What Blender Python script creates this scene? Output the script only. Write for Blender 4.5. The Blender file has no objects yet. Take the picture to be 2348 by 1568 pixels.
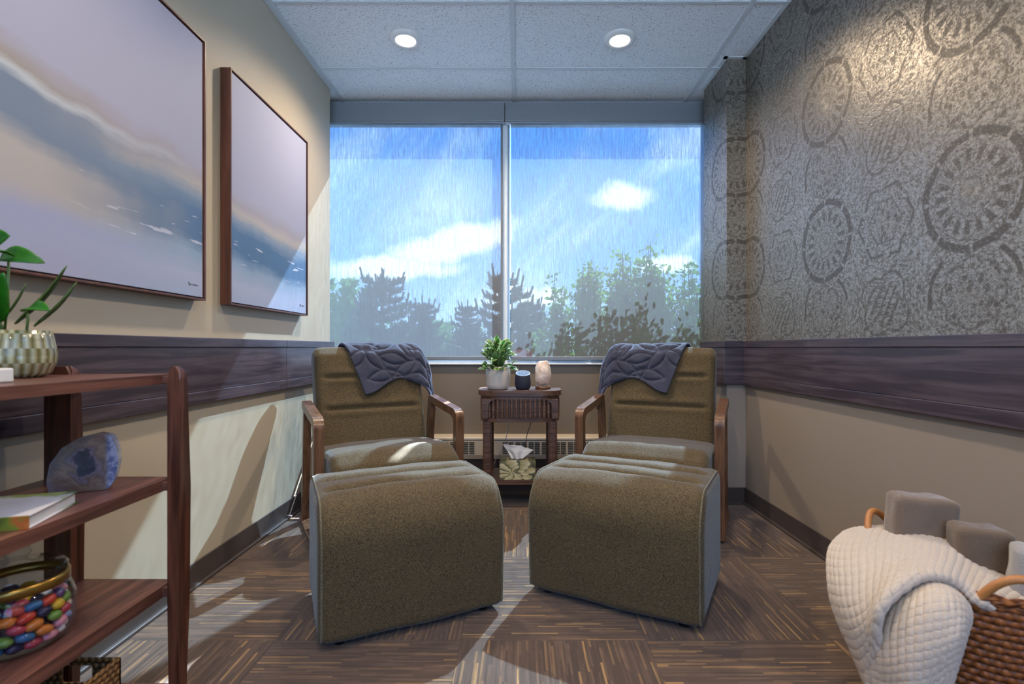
import bpy, bmesh, math, random
from mathutils import Vector, Matrix, noise as mn
C = bpy.context.scene
COL = C.collection
PI = math.pi
R = math.radians

# ------------------------------------------------------------------ camera, world, sun, exposure
F = 1166.0; VX, VY = 1190.0, 797.0; EYE = 0.945
cam = bpy.data.cameras.new('camera'); co = bpy.data.objects.new('camera', cam); COL.objects.link(co)
co.location = (0, 0, EYE); co.rotation_euler = (PI/2, 0, 0)
cam.sensor_width = 36; cam.lens = F/2348*36
cam.shift_x = -(VX-1174)/2348; cam.shift_y = (VY-784)/2348
cam.clip_start = 0.02; cam.clip_end = 500
cam.dof.use_dof = True; cam.dof.focus_distance = 2.7; cam.dof.aperture_fstop = 3.2
C.camera = co
def at(px, py, Y):
    return Vector(((px-VX)/F*Y, Y, EYE-(py-VY)/F*Y))

C.view_settings.view_transform = 'Standard'; C.view_settings.look = 'None'
C.view_settings.gamma = 1; C.view_settings.exposure = 0.98; C.view_settings.use_curve_mapping = False

SUN_DIR = Vector((-0.418, -1.0, -1.03)).normalized()
sd = bpy.data.lights.new('sun', 'SUN'); so = bpy.data.objects.new('sun', sd); COL.objects.link(so)
sd.energy = 26; sd.angle = R(0.6); sd.color = (0.86, 0.93, 1.0)
so.rotation_euler = SUN_DIR.to_track_quat('-Z', 'Y').to_euler(); so.location = (3, 9, 9)

def lin(c):
    if isinstance(c, str):
        c = c.lstrip('#'); c = tuple(int(c[i:i+2], 16)/255 for i in (0, 2, 4))
    return tuple((x/12.92 if x <= 0.04045 else ((x+0.055)/1.055)**2.4) for x in c[:3])+(1,)

# ------------------------------------------------------------------ node expression helper
class E:
    def __init__(s, nt, k): s.nt = nt; s.k = k
    def _m(s, op, *a):
        n = s.nt.nodes.new('ShaderNodeMath'); n.operation = op
        for i, v in enumerate((s,)+a):
            if isinstance(v, E): s.nt.links.new(v.k, n.inputs[i])
            else: n.inputs[i].default_value = v
        return E(s.nt, n.outputs[0])
    def __add__(s, o): return s._m('ADD', o)
    __radd__ = __add__
    def __sub__(s, o): return s._m('SUBTRACT', o)
    def __rsub__(s, o): return (s*-1)+o
    def __mul__(s, o): return s._m('MULTIPLY', o)
    __rmul__ = __mul__
    def __truediv__(s, o): return s._m('DIVIDE', o)
    def mod(s, o): return s._m('FLOORED_MODULO', o)
    def floor(s): return s._m('FLOOR')
    def fract(s): return s._m('FRACT')
    def abs(s): return s._m('ABSOLUTE')
    def sin(s): return s._m('SINE')
    def cos(s): return s._m('COSINE')
    def sqrt(s): return s._m('SQRT')
    def min(s, o): return s._m('MINIMUM', o)
    def max(s, o): return s._m('MAXIMUM', o)
    def gt(s, o): return s._m('GREATER_THAN', o)
    def lt(s, o): return s._m('LESS_THAN', o)
    def atan2(s, o): return s._m('ARCTAN2', o)
    def pow(s, o): return s._m('POWER', o)
    def sm(s, a, b, lo=0.0, hi=1.0):
        n = s.nt.nodes.new('ShaderNodeMapRange'); n.interpolation_type = 'SMOOTHSTEP'
        s.nt.links.new(s.k, n.inputs[0])
        n.inputs[1].default_value = a; n.inputs[2].default_value = b
        n.inputs[3].default_value = lo; n.inputs[4].default_value = hi
        return E(s.nt, n.outputs[0])
    def band(s, a, b, e): return s.sm(a-e, a+e)*s.sm(b-e, b+e, 1.0, 0.0)
class G:
    """wraps one node tree"""
    def __init__(s, nt): s.nt = nt
    def new(s, t): return s.nt.nodes.new(t)
    def link(s, a, b): s.nt.links.new(a.k if isinstance(a, E) else a, b)
    def sep(s, sock):
        n = s.new('ShaderNodeSeparateXYZ'); s.link(sock, n.inputs[0]); return [E(s.nt, o) for o in n.outputs]
    def world(s): return s.sep(s.new('ShaderNodeNewGeometry').outputs['Position'])
    def obj(s): return s.sep(s.new('ShaderNodeTexCoord').outputs['Object'])
    def uv(s): return s.sep(s.new('ShaderNodeTexCoord').outputs['UV'])
    def comb(s, x, y, z=0.0):
        n = s.new('ShaderNodeCombineXYZ')
        for i, v in enumerate((x, y, z)):
            if isinstance(v, E): s.link(v, n.inputs[i])
            else: n.inputs[i].default_value = v
        return E(s.nt, n.outputs[0])
    def noise(s, vec, scale=1.0, detail=2.0, rough=0.5, dist=0.0):
        n = s.new('ShaderNodeTexNoise'); s.link(vec, n.inputs['Vector'])
        n.inputs['Scale'].default_value = scale; n.inputs['Detail'].default_value = detail
        n.inputs['Roughness'].default_value = rough; n.inputs['Distortion'].default_value = dist
        return E(s.nt, n.outputs[0])
    def vor(s, vec, scale=1.0, feature='F1', out=0, rnd=1.0):
        n = s.new('ShaderNodeTexVoronoi'); s.link(vec, n.inputs['Vector']); n.feature = feature
        n.inputs['Scale'].default_value = scale; n.inputs['Randomness'].default_value = rnd
        return E(s.nt, n.outputs[out])
    def white(s, vec):
        n = s.new('ShaderNodeTexWhiteNoise'); n.noise_dimensions = '3D'; s.link(vec, n.inputs['Vector'])
        return E(s.nt, n.outputs['Value'])
    def mix(s, f, a, b):
        n = s.new('ShaderNodeMix'); n.data_type = 'RGBA'
        for i, v in ((0, f), (6, a), (7, b)):
            if isinstance(v, E): s.link(v, n.inputs[i])
            else: n.inputs[i].default_value = v
        return E(s.nt, n.outputs[2])
    def ramp(s, f, stops):
        n = s.new('ShaderNodeValToRGB'); s.link(f, n.inputs[0]); cr = n.color_ramp
        while len(cr.elements) < len(stops): cr.elements.new(0.5)
        for e, (p, c) in zip(cr.elements, stops): e.position = p; e.color = c
        return E(s.nt, n.outputs[0])
    def bump(s, h, strength=0.3, dist=0.002):
        n = s.new('ShaderNodeBump'); s.link(h, n.inputs['Height'])
        n.inputs['Strength'].default_value = strength; n.inputs['Distance'].default_value = dist
        return n.outputs[0]

def mat(name, col=(0.8, 0.8, 0.8, 1), rough=0.5, metal=0.0, **kw):
    m = bpy.data.materials.new(name); m.use_nodes = True
    g = G(m.node_tree); b = m.node_tree.nodes['Principled BSDF']
    b.inputs['Base Color'].default_value = lin(col) if isinstance(col, str) else col
    b.inputs['Roughness'].default_value = rough; b.inputs['Metallic'].default_value = metal
    for k, v in kw.items(): b.inputs[k.replace('_', ' ')].default_value = v
    return m, g, b
def simple(name, col, rough=0.5, metal=0.0, var=0.06, vs=30, bump=0.0, **kw):
    """a plain coat with slight procedural mottling"""
    m, g, b = mat(name, col, rough, metal, **kw)
    c = lin(col) if isinstance(col, str) else col
    o = g.new('ShaderNodeTexCoord').outputs['Object']
    n = g.noise(o, vs, 3)
    g.link(g.mix(n, tuple(x*(1-var) for x in c[:3])+(1,), tuple(min(1, x*(1+var)) for x in c[:3])+(1,)), b.inputs['Base Color'])
    if bump: g.link(g.bump(n, bump, 0.002), b.inputs['Normal'])
    return m
def wood(name, dark, light, axis=2, scale=1.0, rough=0.35):
    m, g, b = mat(name, dark, rough)
    x = g.obj()
    k = [60*scale]*3; k[axis] = 3.5*scale
    v = g.comb(x[0]*k[0], x[1]*k[1], x[2]*k[2])
    n = g.noise(v, 1.0, 4, 0.6, 0.6)
    n2 = g.noise(v, 3.0, 2)
    f = (n*0.75+n2*0.25).sm(0.35, 0.68)
    g.link(g.mix(f, lin(dark), lin(light)), b.inputs['Base Color'])
    g.link(g.bump(n, 0.12, 0.001), b.inputs['Normal'])
    return m

# world: blue sky with procedural clouds, function of direction only
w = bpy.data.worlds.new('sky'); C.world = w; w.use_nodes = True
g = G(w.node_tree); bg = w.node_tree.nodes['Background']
d = g.sep(g.new('ShaderNodeTexCoord').outputs['Generated'])
az = d[0].atan2(d[1]); el = d[2]._m('ARCSINE')
grad = g.ramp(el.sm(-0.05, 0.55), [(0, lin('#aec6e4')), (0.3, lin('#76a8e2')), (0.65, lin('#5a98e0')), (1, lin('#4686da'))])
def blob(ca, ce, ha, he, tilt, soft=0.55):
    ct, st = math.cos(tilt), math.sin(tilt)
    wob = (g.noise(g.comb(az, el), 14, 4, 0.6)-0.5)*0.07
    wob2 = (g.noise(g.comb(az+3.1, el), 14, 4, 0.6)-0.5)*0.05
    a = az-ca+wob; e = el-ce+wob2
    u = (a*ct+e*st)/ha; v = (e*ct-a*st)/he
    return (u*u+v*v).sqrt().sm(1-soft, 1+soft*0.5, 1.0, 0.0)
cl = blob(0.205, 0.283, 0.062, 0.026, -0.02)
for args in ((-0.13, 0.20, 0.14, 0.030, 0.28), (-0.24, 0.15, 0.13, 0.024, 0.05), (-0.08, 0.215, 0.07, 0.03, 0.1),
             (0.28, 0.155, 0.05, 0.02, 0.0), (-0.03, 0.10, 0.05, 0.022, 0.5), (0.04, 0.10, 0.05, 0.02, 0.0)):
    cl = cl.max(blob(*args))
ra = az*0.72-el*0.7; rb = az*0.7+el*0.72     # wisps lean up to the right
w1 = g.noise(g.comb(rb*1.8, ra*4.2), 1.7, 5, 0.58, 0.5).sm(0.42, 0.80)
cfac = cl.max(w1*0.52)
sk = g.mix(cfac, grad, lin('#fdfeff'))
g.link(sk, bg.inputs['Color']); g.link(el.sm(-0.30, -0.08, 14.0, 3.9), bg.inputs['Strength'])  # background boosted below the horizon as added fill light for the ceiling

# ------------------------------------------------------------------ geometry helpers
def tag(o, label=None, cat=None, group=None, kind=None):
    if label: o['label'] = label
    if cat: o['category'] = cat
    if group: o['group'] = group
    if kind: o['kind'] = kind
    return o
def thing(name, label, cat, loc=(0, 0, 0), rz=0.0, group=None):
    o = bpy.data.objects.new(name, None); COL.objects.link(o)
    o.empty_display_size = 0.05
    o.location = loc; o.rotation_euler = (0, 0, rz)
    return tag(o, label, cat, group)
def obj(name, bm, m, parent=None, smooth=False, auto=None, loc=None, rot=None):
    bmesh.ops.recalc_face_normals(bm, faces=bm.faces)
    me = bpy.data.meshes.new(name); bm.to_mesh(me); bm.free()
    for mm in (m if isinstance(m, (list, tuple)) else [m]): me.materials.append(mm)
    if smooth or auto:
        for p in me.polygons: p.use_smooth = True
    if auto: me.set_sharp_from_angle(angle=R(auto))
    o = bpy.data.objects.new(name, me); COL.objects.link(o)
    if parent: o.parent = parent
    if loc: o.location = loc
    if rot: o.rotation_euler = rot
    return o
def struct(name, bm, m, **k):
    return tag(obj(name, bm, m, **k), kind='structure')
def BM(): return bmesh.new()
def box(bm, x0, x1, y0, y1, z0, z1, bev=0.0, seg=2, mi=0, mtx=None):
    r = bmesh.ops.create_cube(bm, size=1.0)
    vs = r['verts']
    for v in vs:
        v.co = Vector((x0+(v.co.x+.5)*(x1-x0), y0+(v.co.y+.5)*(y1-y0), z0+(v.co.z+.5)*(z1-z0)))
    if bev > 0:
        es = list({e for v in vs for e in v.link_edges})
        rr = bmesh.ops.bevel(bm, geom=es, offset=bev, segments=seg, affect='EDGES', profile=0.5)
        vs = list({v for f in rr['faces'] for v in f.verts} | {v for v in vs if v.is_valid})
    if mtx: bmesh.ops.transform(bm, matrix=mtx, verts=vs)
    if mi:
        for f in {f for v in vs for f in v.link_faces}: f.material_index = mi
    return vs
def tube(bm, pts, r, seg=10, caps=True, closed=False):
    pts = [Vector(p) for p in pts]; n = len(pts); rings = []
    rr = r if callable(r) else (lambda t: r)
    up = None
    for i, p in enumerate(pts):
        a = pts[(i-1) % n] if (closed or i > 0) else p
        b = pts[(i+1) % n] if (closed or i < n-1) else p
        t = (b-a).normalized()
        if up is None: up = Vector((0, 0, 1)) if abs(t.z) < 0.9 else Vector((1, 0, 0))
        s = t.cross(up).normalized(); up = s.cross(t).normalized()
        rad = rr(i/(n-1))
        rings.append([bm.verts.new(p+(s*math.cos(2*PI*k/seg)+up*math.sin(2*PI*k/seg))*rad) for k in range(seg)])
    m = n if closed else n-1
    for i in range(m):
        A, B = rings[i], rings[(i+1) % n]
        for k in range(seg): bm.faces.new((A[k], A[(k+1) % seg], B[(k+1) % seg], B[k]))
    if caps and not closed:
        bm.faces.new(rings[0]); bm.faces.new(rings[-1])
def lathe(bm, prof, seg=32, c=(0, 0, 0), sx=1.0, sy=1.0, fn=None):
    rings = []
    for j, (r, z) in enumerate(prof):
        if r < 1e-5: rings.append([bm.verts.new((c[0], c[1], c[2]+z))]); continue
        ring = []
        for k in range(seg):
            a = 2*PI*k/seg; q = r if fn is None else fn(r, z, a)
            ring.append(bm.verts.new((c[0]+q*math.cos(a)*sx, c[1]+q*math.sin(a)*sy, c[2]+z)))
        rings.append(ring)
    for A, B in zip(rings, rings[1:]):
        for k in range(seg):
            k2 = (k+1) % seg
            if len(A) == 1 and len(B) == 1: continue
            if len(A) == 1: bm.faces.new((A[0], B[k], B[k2]))
            elif len(B) == 1: bm.faces.new((A[k], A[k2], B[0]))
            else: bm.faces.new((A[k], A[k2], B[k2], B[k]))
def grid(bm, nu, nv, fn, uvl=True, closed_u=False):
    vs = [[bm.verts.new(fn(i/nu, j/nv)) for j in range(nv+1)] for i in range(nu+1)]
    lay = bm.loops.layers.uv.verify() if uvl else None
    fs = []
    for i in range(nu):
        for j in range(nv):
            f = bm.faces.new((vs[i][j], vs[i+1][j], vs[i+1][j+1], vs[i][j+1])); fs.append(f)
            if lay:
                for l, (a, b) in zip(f.loops, ((i, j), (i+1, j), (i+1, j+1), (i, j+1))): l[lay].uv = (a/nu, b/nv)
    return vs
def roundpoly(pts, step=0.008):
    """closed polygon (a,b,radius) -> rounded, resampled outline"""
    n = len(pts); out = []
    for i in range(n):
        p = Vector(pts[i][:2]); r = pts[i][2]
        a = Vector(pts[i-1][:2]); b = Vector(pts[(i+1) % n][:2])
        da = (a-p).normalized(); db = (b-p).normalized()
        if r <= 0: out.append(p); continue
        ang = da.angle(db); t = min(r/math.tan(ang/2), (a-p).length*0.49, (b-p).length*0.49)
        r2 = t*math.tan(ang/2)
        cpt = p+(da+db).normalized()*(r2/math.sin(ang/2))
        s = p+da*t-cpt; e = p+db*t-cpt
        tot = s.angle_signed(e) if s.length and e.length else 0
        k = max(3, int(abs(tot)*r2/step)+1)
        for q in range(k+1):
            th = -tot*q/k
            out.append(cpt+Vector((s.x*math.cos(th)-s.y*math.sin(th), s.x*math.sin(th)+s.y*math.cos(th))))
    res = []
    for i in range(len(out)):
        a = out[i]; b = out[(i+1) % len(out)]; L = (b-a).length
        k = max(1, int(L/step))
        if L < 1e-6: continue
        for q in range(k): res.append(a.lerp(b, q/k))
    return res
def area2(P): return sum(P[i-1].x*P[i].y-P[i].x*P[i-1].y for i in range(len(P)))/2
def normals2(P):
    s = 1 if area2(P) > 0 else -1; n = len(P); N = []
    for i in range(n):
        t = (P[(i+1) % n]-P[i-1]).normalized(); N.append(Vector((t.y, -t.x))*s)
    return N
def cushion(bm, P, w, rend=0.035, channels=(), bulge=0.0, wob=0.0, seed=0, fade=0.06):
    """side outline P (y,z) swept across x over width w; ends rounded; channels = ((y,z),depth,sigma)"""
    N = normals2(P); cen = sum(P, Vector((0, 0)))/len(P)
    us = []; h = w/2
    for k in range(9): us.append(-h+rend*(1-math.cos(k/8*PI/2)))
    m = max(6, int((w-2*rend)/0.016))
    us += [-h+rend+(w-2*rend)*k/m for k in range(1, m)]
    us += [-u for u in reversed(us[:9])]
    rings = []
    for u in us:
        e = abs(u)-(h-rend); ins = 0
        if e > 0: ins = rend-math.sqrt(max(0, rend*rend-e*e))
        f = min(1, max(0, (h-0.02-abs(u))/fade)); f = f*f*(3-2*f)
        ring = []
        for p, nn in zip(P, N):
            dd = -ins+bulge*(1-(u/h)**2)
            for (cp, dep, sg) in channels:
                q = (p-Vector(cp)).length
                dd -= (dep*math.exp(-(q/sg)**2)-dep*0.35*math.exp(-((q-sg*2.6)/(sg*1.6))**2))*f
            if wob: dd += wob*mn.noise(Vector((u*7+seed, p.x*7, p.y*7)))
            q = p+nn*dd
            ring.append(bm.verts.new((u, q.x, q.y)))
        rings.append(ring)
    n = len(P)
    for A, B in zip(rings, rings[1:]):
        for k in range(n): bm.faces.new((A[k], A[(k+1) % n], B[(k+1) % n], B[k]))
    for ring in (rings[0], rings[-1]):
        c = bm.verts.new((ring[0].co.x, cen.x, cen.y))
        for k in range(n): bm.faces.new((ring[k], ring[(k+1) % n], c))
def prism(bm, P, x0, x1, axis='x', bev=0.0):
    """extrude 2D outline P along an axis"""
    mk = {'x': lambda t, p: (t, p[0], p[1]), 'y': lambda t, p: (p[0], t, p[1]), 'z': lambda t, p: (p[0], p[1], t)}[axis]
    A = [bm.verts.new(mk(x0, p)) for p in P]; B = [bm.verts.new(mk(x1, p)) for p in P]
    n = len(P); f1 = bm.faces.new(A); f2 = bm.faces.new(B)
    for k in range(n): bm.faces.new((A[k], A[(k+1) % n], B[(k+1) % n], B[k]))
    if bev:
        es = list(f1.edges)+list(f2.edges)
        bmesh.ops.bevel(bm, geom=es, offset=bev, segments=2, affect='EDGES')
def solid(o, t, off=-1.0):
    md = o.modifiers.new('thickness', 'SOLIDIFY'); md.thickness = t; md.offset = off; return o

# ------------------------------------------------------------------ materials
def m_carpet():
    m, g, b = mat('carpet_tiles', (0.1, 0.07, 0.05, 1), 0.95)
    x, y, z = g.world()
    TX, TY = 0.598, 0.655
    u = (x+0.188)/TX; v = (y-1.642)/TY
    par = (u.floor()+v.floor()).mod(2.0)          # 0: stripes across the room
    along = x*(1-par)+y*par; across = y*(1-par)+x*par
    cell = (u.floor()*7.3+v.floor()*3.7)
    lane = (across*140+cell*3).floor()
    off = g.white(g.comb(lane, cell, 1.0))
    seg = (along*6.5+off*9).floor()
    r1 = g.white(g.comb(lane, seg, cell))
    lane2 = (across*330).floor()
    r2 = g.noise(g.comb(lane2*1.7, along*9+cell, 0.0), 1.0, 2)
    base = g.ramp(r1, [(0, lin('#2c221f')), (0.35, lin('#44342b')), (0.7, lin('#57443a')), (0.88, lin('#6d543f')), (0.955, lin('#8a6b45')), (1, lin('#b08a55'))])
    c2 = g.mix(r2.sm(0.35, 0.65)*0.55, base, lin('#2a201d'))
    fz = g.noise(g.comb(x, y, z), 900, 2)
    c3 = g.mix(fz*0.45, c2, lin('#66523f'))
    du = (u.fract()-0.5).abs(); dv = (v.fract()-0.5).abs()
    seam = du.max(dv).sm(0.4955, 0.4995)
    c4 = g.mix(seam*0.5, c3, lin('#1b1413'))
    g.link(c4, b.inputs['Base Color'])
    g.link(g.bump(fz+r1*0.8-seam, 0.5, 0.002), b.inputs['Normal'])
    b.inputs['Sheen Weight'].default_value = 0.15
    return m
def m_paint(name, c, sc=90):
    m, g, b = mat(name, c, 0.55)
    x, y, z = g.world(); v = g.comb(x, y, z)
    n = g.noise(v, sc, 3); n2 = g.noise(v, 2.0, 2)
    cc = lin(c)
    g.link(g.mix(n2, tuple(q*0.96 for q in cc[:3])+(1,), tuple(q*1.03 for q in cc[:3])+(1,)), b.inputs['Base Color'])
    g.link(g.bump(n, 0.08, 0.001), b.inputs['Normal'])
    return m
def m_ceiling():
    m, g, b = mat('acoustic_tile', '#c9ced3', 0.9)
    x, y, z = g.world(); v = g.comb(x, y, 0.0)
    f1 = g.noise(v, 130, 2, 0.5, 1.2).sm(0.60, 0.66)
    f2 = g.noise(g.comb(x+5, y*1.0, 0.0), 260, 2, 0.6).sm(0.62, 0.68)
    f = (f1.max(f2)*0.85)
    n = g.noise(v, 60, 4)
    g.link(g.mix(f, g.mix(n, lin('#dae1e8'), lin('#e8edf2')), lin('#6f7880')), b.inputs['Base Color'])  # tile white biased slightly blue, daylight's cool cast put into the colour
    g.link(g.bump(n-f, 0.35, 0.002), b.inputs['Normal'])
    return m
def m_wallpaper():
    m, g, b = mat('medallion_wallpaper', '#6a6660', 0.45)
    x, y, z = g.world()
    wob = (g.noise(g.comb(x, y, z), 9, 3)-0.5)*0.03
    h = x+y+wob; zz = z+wob*0.7
    H, V = 0.74, 0.62; h0 = 1.375+1.545; z0 = 1.42
    hx = (h-h0+H/2).mod(H)-H/2; vz = (zz-z0+V/2).mod(V)-V/2
    hx2 = (h-h0).mod(H)-H/2; vz2 = (zz-z0).mod(V)-V/2
    def polar(a, c): return (a*a+c*c).sqrt(), c.atan2(a)
    r, th = polar(hx, vz)
    r2, th2 = polar(hx, vz2)
    r4, th4 = polar(hx2, vz2)
    hexd = (hx2.abs()*0.866+vz.abs()*0.5).max(vz.abs())
    r3, th3 = polar(hx2, vz)
    inw = r.lt(0.195); inf = r2.lt(0.155)
    # dashes flowing round the nearest centre
    def dash(rr, tt, k):
        return g.noise(g.comb(tt*k*2.6, rr*120, rr*3), 1.0, 2, 0.5, 0.9)
    dA = dash(r, th, 5.0); dB = dash(r2, th2, 4.5); dC = dash(r3, th3, 4.5)
    near_w = (r+0.02).lt(r2)*(r.lt(r3+0.03)); near_f = r2.lt(r3)
    dd = dA*near_w+(dB*near_f+dC*(1-near_f))*(1-near_w)
    fleck = g.noise(g.comb(h*1.0, zz*1.6, 0.0), 75, 2, 0.5, 0.8)
    base = 0.16+dd.sm(0.43, 0.57)*0.50+fleck.sm(0.40, 0.6)*0.34      # 1 = light
    spots = g.vor(g.comb(h*1.2, zz, 0.0), 34).sm(0.30, 0.42, 1.0, 0.0)
    # wheels
    gap = (th*4.0).sin().abs().sm(0.10, 0.2)
    ring = r.band(0.160, 0.186, 0.003)*gap
    spoke = (th*17.0+1.0).sin().sm(-0.1, 0.35)*r.band(0.088, 0.132, 0.008)
    hubr = (r*190).sin().sm(0.2, 0.8)*r.lt(0.075)*0.45
    rim2 = r.band(0.142, 0.147, 0.002)*0.35
    dark = ring.max(spoke*0.9).max(hubr).max(rim2)
    # flowers
    fl_r = r2-(th2*4.0).cos().abs()*0.014
    fo = r2.band(0.150, 0.166, 0.003)*((th2*3.0+0.7).sin().sm(-0.2, 0.1))*(r.gt(0.205))
    fs = spots*fl_r.lt(0.098)
    fe = fl_r.band(0.094, 0.104, 0.003)*0.6
    dark = dark.max(fo*0.95).max(fs*0.8).max(fe)
    # hexagons between wheels
    ho = hexd.band(0.120, 0.131, 0.003)*((th3*3.0+0.3).cos().abs().sm(0.25, 0.4))*(r.gt(0.20))
    hs = spots*hexd.lt(0.072); he = hexd.band(0.073, 0.080, 0.002)*0.6
    dark = dark.max(ho*0.9).max(hs*0.8).max(he)
    # ladder strokes on the diagonals
    lad = ((hx2+vz2*0.6)*160).sin().sm(0.1, 0.6)*r4.lt(0.085)
    star = (r4-(th4*2.0+0.4).sin().abs()*0.03).band(0.092, 0.103, 0.003)
    dark = dark.max(lad*0.7).max(star*0.7)
    brk = g.noise(g.comb(h, zz, 2.0), 120, 2).sm(0.36, 0.52)
    tone = (base*(1-dark*(0.55+brk*0.35)))
    c = g.mix(tone, lin('#5a544d'), lin('#a59e92'))
    g.link(c, b.inputs['Base Color'])
    g.link(tone.sm(0, 1, 0.46, 0.33), b.inputs['Roughness'])
    b.inputs['Metallic'].default_value = 0.65
    g.link(g.bump(tone+g.noise(g.comb(x, y, z), 300, 2)*0.5, 0.25, 0.0012), b.inputs['Normal'])
    return m
def m_tweed(name='olive_tweed', a='#322813', bcol='#66573a', c='#1e180e'):
    m, g, b = mat(name, '#5d5233', 0.9)
    x = g.obj()
    v1 = g.comb(x[0]*160, x[1]*700, x[2]*700); v2 = g.comb(x[0]*700, x[1]*200, x[2]*200)
    n1 = g.noise(v1, 1.0, 2); n2 = g.noise(v2, 1.0, 2)
    n3 = g.noise(g.comb(x[0], x[1], x[2]), 7, 2)
    f = ((n1+n2)*0.5).sm(0.40, 0.62)
    col = g.mix(f, lin(a), lin(bcol))
    col = g.mix((n1-n2).sm(0.08, 0.3)*0.6, col, lin(c))
    g.link(col, b.inputs['Base Color'])
    b.inputs['Sheen Weight'].default_value = 0.24; b.inputs['Sheen Roughness'].default_value = 0.4
    b.inputs['Sheen Tint'].default_value = (0.72, 0.88, 1.0, 1)  # blue tint stands in for the window's cool light on cushion tops
    g.link(g.bump(n1+n2, 0.45, 0.0015), b.inputs['Normal'])
    return m
def m_rail():
    m, g, b = mat('dark_laminate', '#4a4450', 0.3)
    x, y, z = g.world()
    v = g.comb(x*2.5+y*2.5, y*0.3, z*45)
    n = g.noise(v, 1.0, 4, 0.6, 0.5)
    g.link(g.mix(n.sm(0.35, 0.7), lin('#38313a'), lin('#554b53')), b.inputs['Base Color'])
    g.link(g.bump(n, 0.05, 0.001), b.inputs['Normal'])
    return m
def m_shade():
    m = bpy.data.materials.new('woven_screen_cloth'); m.use_nodes = True; nt = m.node_tree; nt.nodes.clear(); g = G(nt)
    out = g.new('ShaderNodeOutputMaterial')
    x, y, z = g.world()
    n = g.noise(g.comb(x*420, z*16, 0.0), 1.0, 3, 0.6)
    n2 = g.noise(g.comb(x*30, z*500, 3.0), 1.0, 2, 0.5)
    n3 = g.noise(g.comb(x*120, z*5, 3.0), 1.0, 2, 0.5)
    t = (n*0.5+n2*0.2+n3*0.3).sm(0.38, 0.62, 0.085, 0.235)
    tr = g.new('ShaderNodeBsdfTransparent'); tr.inputs[0].default_value = (0.70, 0.87, 1, 1)
    tl = g.new('ShaderNodeBsdfTranslucent'); tl.inputs[0].default_value = lin('#8ba2b4')
    df = g.new('ShaderNodeBsdfDiffuse'); df.inputs[0].default_value = lin('#77756f')
    a = g.new('ShaderNodeMixShader'); a.inputs[0].default_value = 0.055
    g.link(df.outputs[0], a.inputs[1]); g.link(tl.outputs[0], a.inputs[2])
    c = g.new('ShaderNodeMixShader'); g.link(t, c.inputs[0]); g.link(a.outputs[0], c.inputs[1]); g.link(tr.outputs[0], c.inputs[2])
    g.link(c.outputs[0], out.inputs[0])
    return m
def m_glass(name='window_glass', tint=(0.95, 0.98, 1, 1), ior=1.45, base=0.02):
    m = bpy.data.materials.new(name); m.use_nodes = True; nt = m.node_tree; nt.nodes.clear(); g = G(nt)
    out = g.new('ShaderNodeOutputMaterial'); tr = g.new('ShaderNodeBsdfTransparent'); tr.inputs[0].default_value = tint
    gl = g.new('ShaderNodeBsdfGlossy'); gl.inputs['Roughness'].default_value = 0.02
    lw = g.new('ShaderNodeLayerWeight'); lw.inputs[0].default_value = 0.5
    fr = E(nt, lw.outputs['Facing']).pow(4.0)*0.8+base
    mx = g.new('ShaderNodeMixShader'); g.link(fr, mx.inputs[0]); g.link(tr.outputs[0], mx.inputs[1]); g.link(gl.outputs[0], mx.inputs[2])
    g.link(mx.outputs[0], out.inputs[0]); return m
def m_velvet():
    m, g, b = mat('navy_velour', '#34344a', 0.85)
    x = g.obj(); v = g.comb(x[0], x[1], x[2])
    n = g.noise(v, 9, 4, 0.6); n2 = g.noise(v, 350, 2)
    g.link(g.mix(n.sm(0.3, 0.7), lin('#22263a'), lin('#35394e')), b.inputs['Base Color'])
    b.inputs['Sheen Weight'].default_value = 0.5; b.inputs['Sheen Roughness'].default_value = 0.35
    b.inputs['Sheen Tint'].default_value = (0.6, 0.68, 0.95, 1)
    g.link(g.bump(n2+n, 0.25, 0.002), b.inputs['Normal'])
    return m
def m_painting():
    m, g, b = mat('abstract_seascape', '#aaa9bd', 0.6)
    x, y, z = g.world()
    q = (y-1.0)/2.0                                       # 0 left .. 1 right
    wrp = (g.noise(g.comb(y*1.6, z*1.2, 0.0), 1.3, 4, 0.55)-0.5)
    fine = (g.noise(g.comb(y*3.0, z*38, 1.0), 1.0, 4, 0.6)-0.5)
    zz = z+wrp*0.17+fine*0.045-(y-1.9)*-0.03
    f = (zz-1.10)/1.06
    sky, lav, tan_, wht, slate, cream, blue = (lin('#a3a6be'), lin('#a0a6c6'), lin('#9a938f'), lin('#b9c1ca'), lin('#6f8299'), lin('#b3aeaa'), lin('#4a7097'))
    left = g.ramp(f, [(0, lin('#a6abc8')), (0.16, lav), (0.22, cream), (0.30, cream), (0.36, slate), (0.45, slate), (0.475, wht), (0.50, tan_), (0.56, sky), (1, sky)])
    right = g.ramp(f, [(0, lin('#97aacb')), (0.12, lin('#a9b4d0')), (0.2, lin('#8aa3bf')), (0.25, blue), (0.34, blue), (0.39, lin('#7f93ab')), (0.43, cream), (0.47, lin('#a19faa')), (0.52, sky), (1, lin('#a8adc8'))])
    sel = (y+wrp*0.6).sm(1.25, 2.0)
    c = g.mix(sel, left, right)
    st = g.noise(g.comb(y*6.5, z*55, 2.0), 1.0, 3, 0.5, 0.3).sm(0.64, 0.67)*z.band(1.29, 1.47, 0.03)*((y*0.9).sm(1.15, 1.5))
    c = g.mix(st*0.75, c, lin('#c9cde0'))
    c = g.mix(0.13, c, (.05, .06, .10, 1))
    g.link(c, b.inputs['Base Color'])
    g.link(g.bump(g.noise(g.comb(x, y, z), 500, 2)+fine, 0.15, 0.001), b.inputs['Normal'])
    return m
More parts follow.
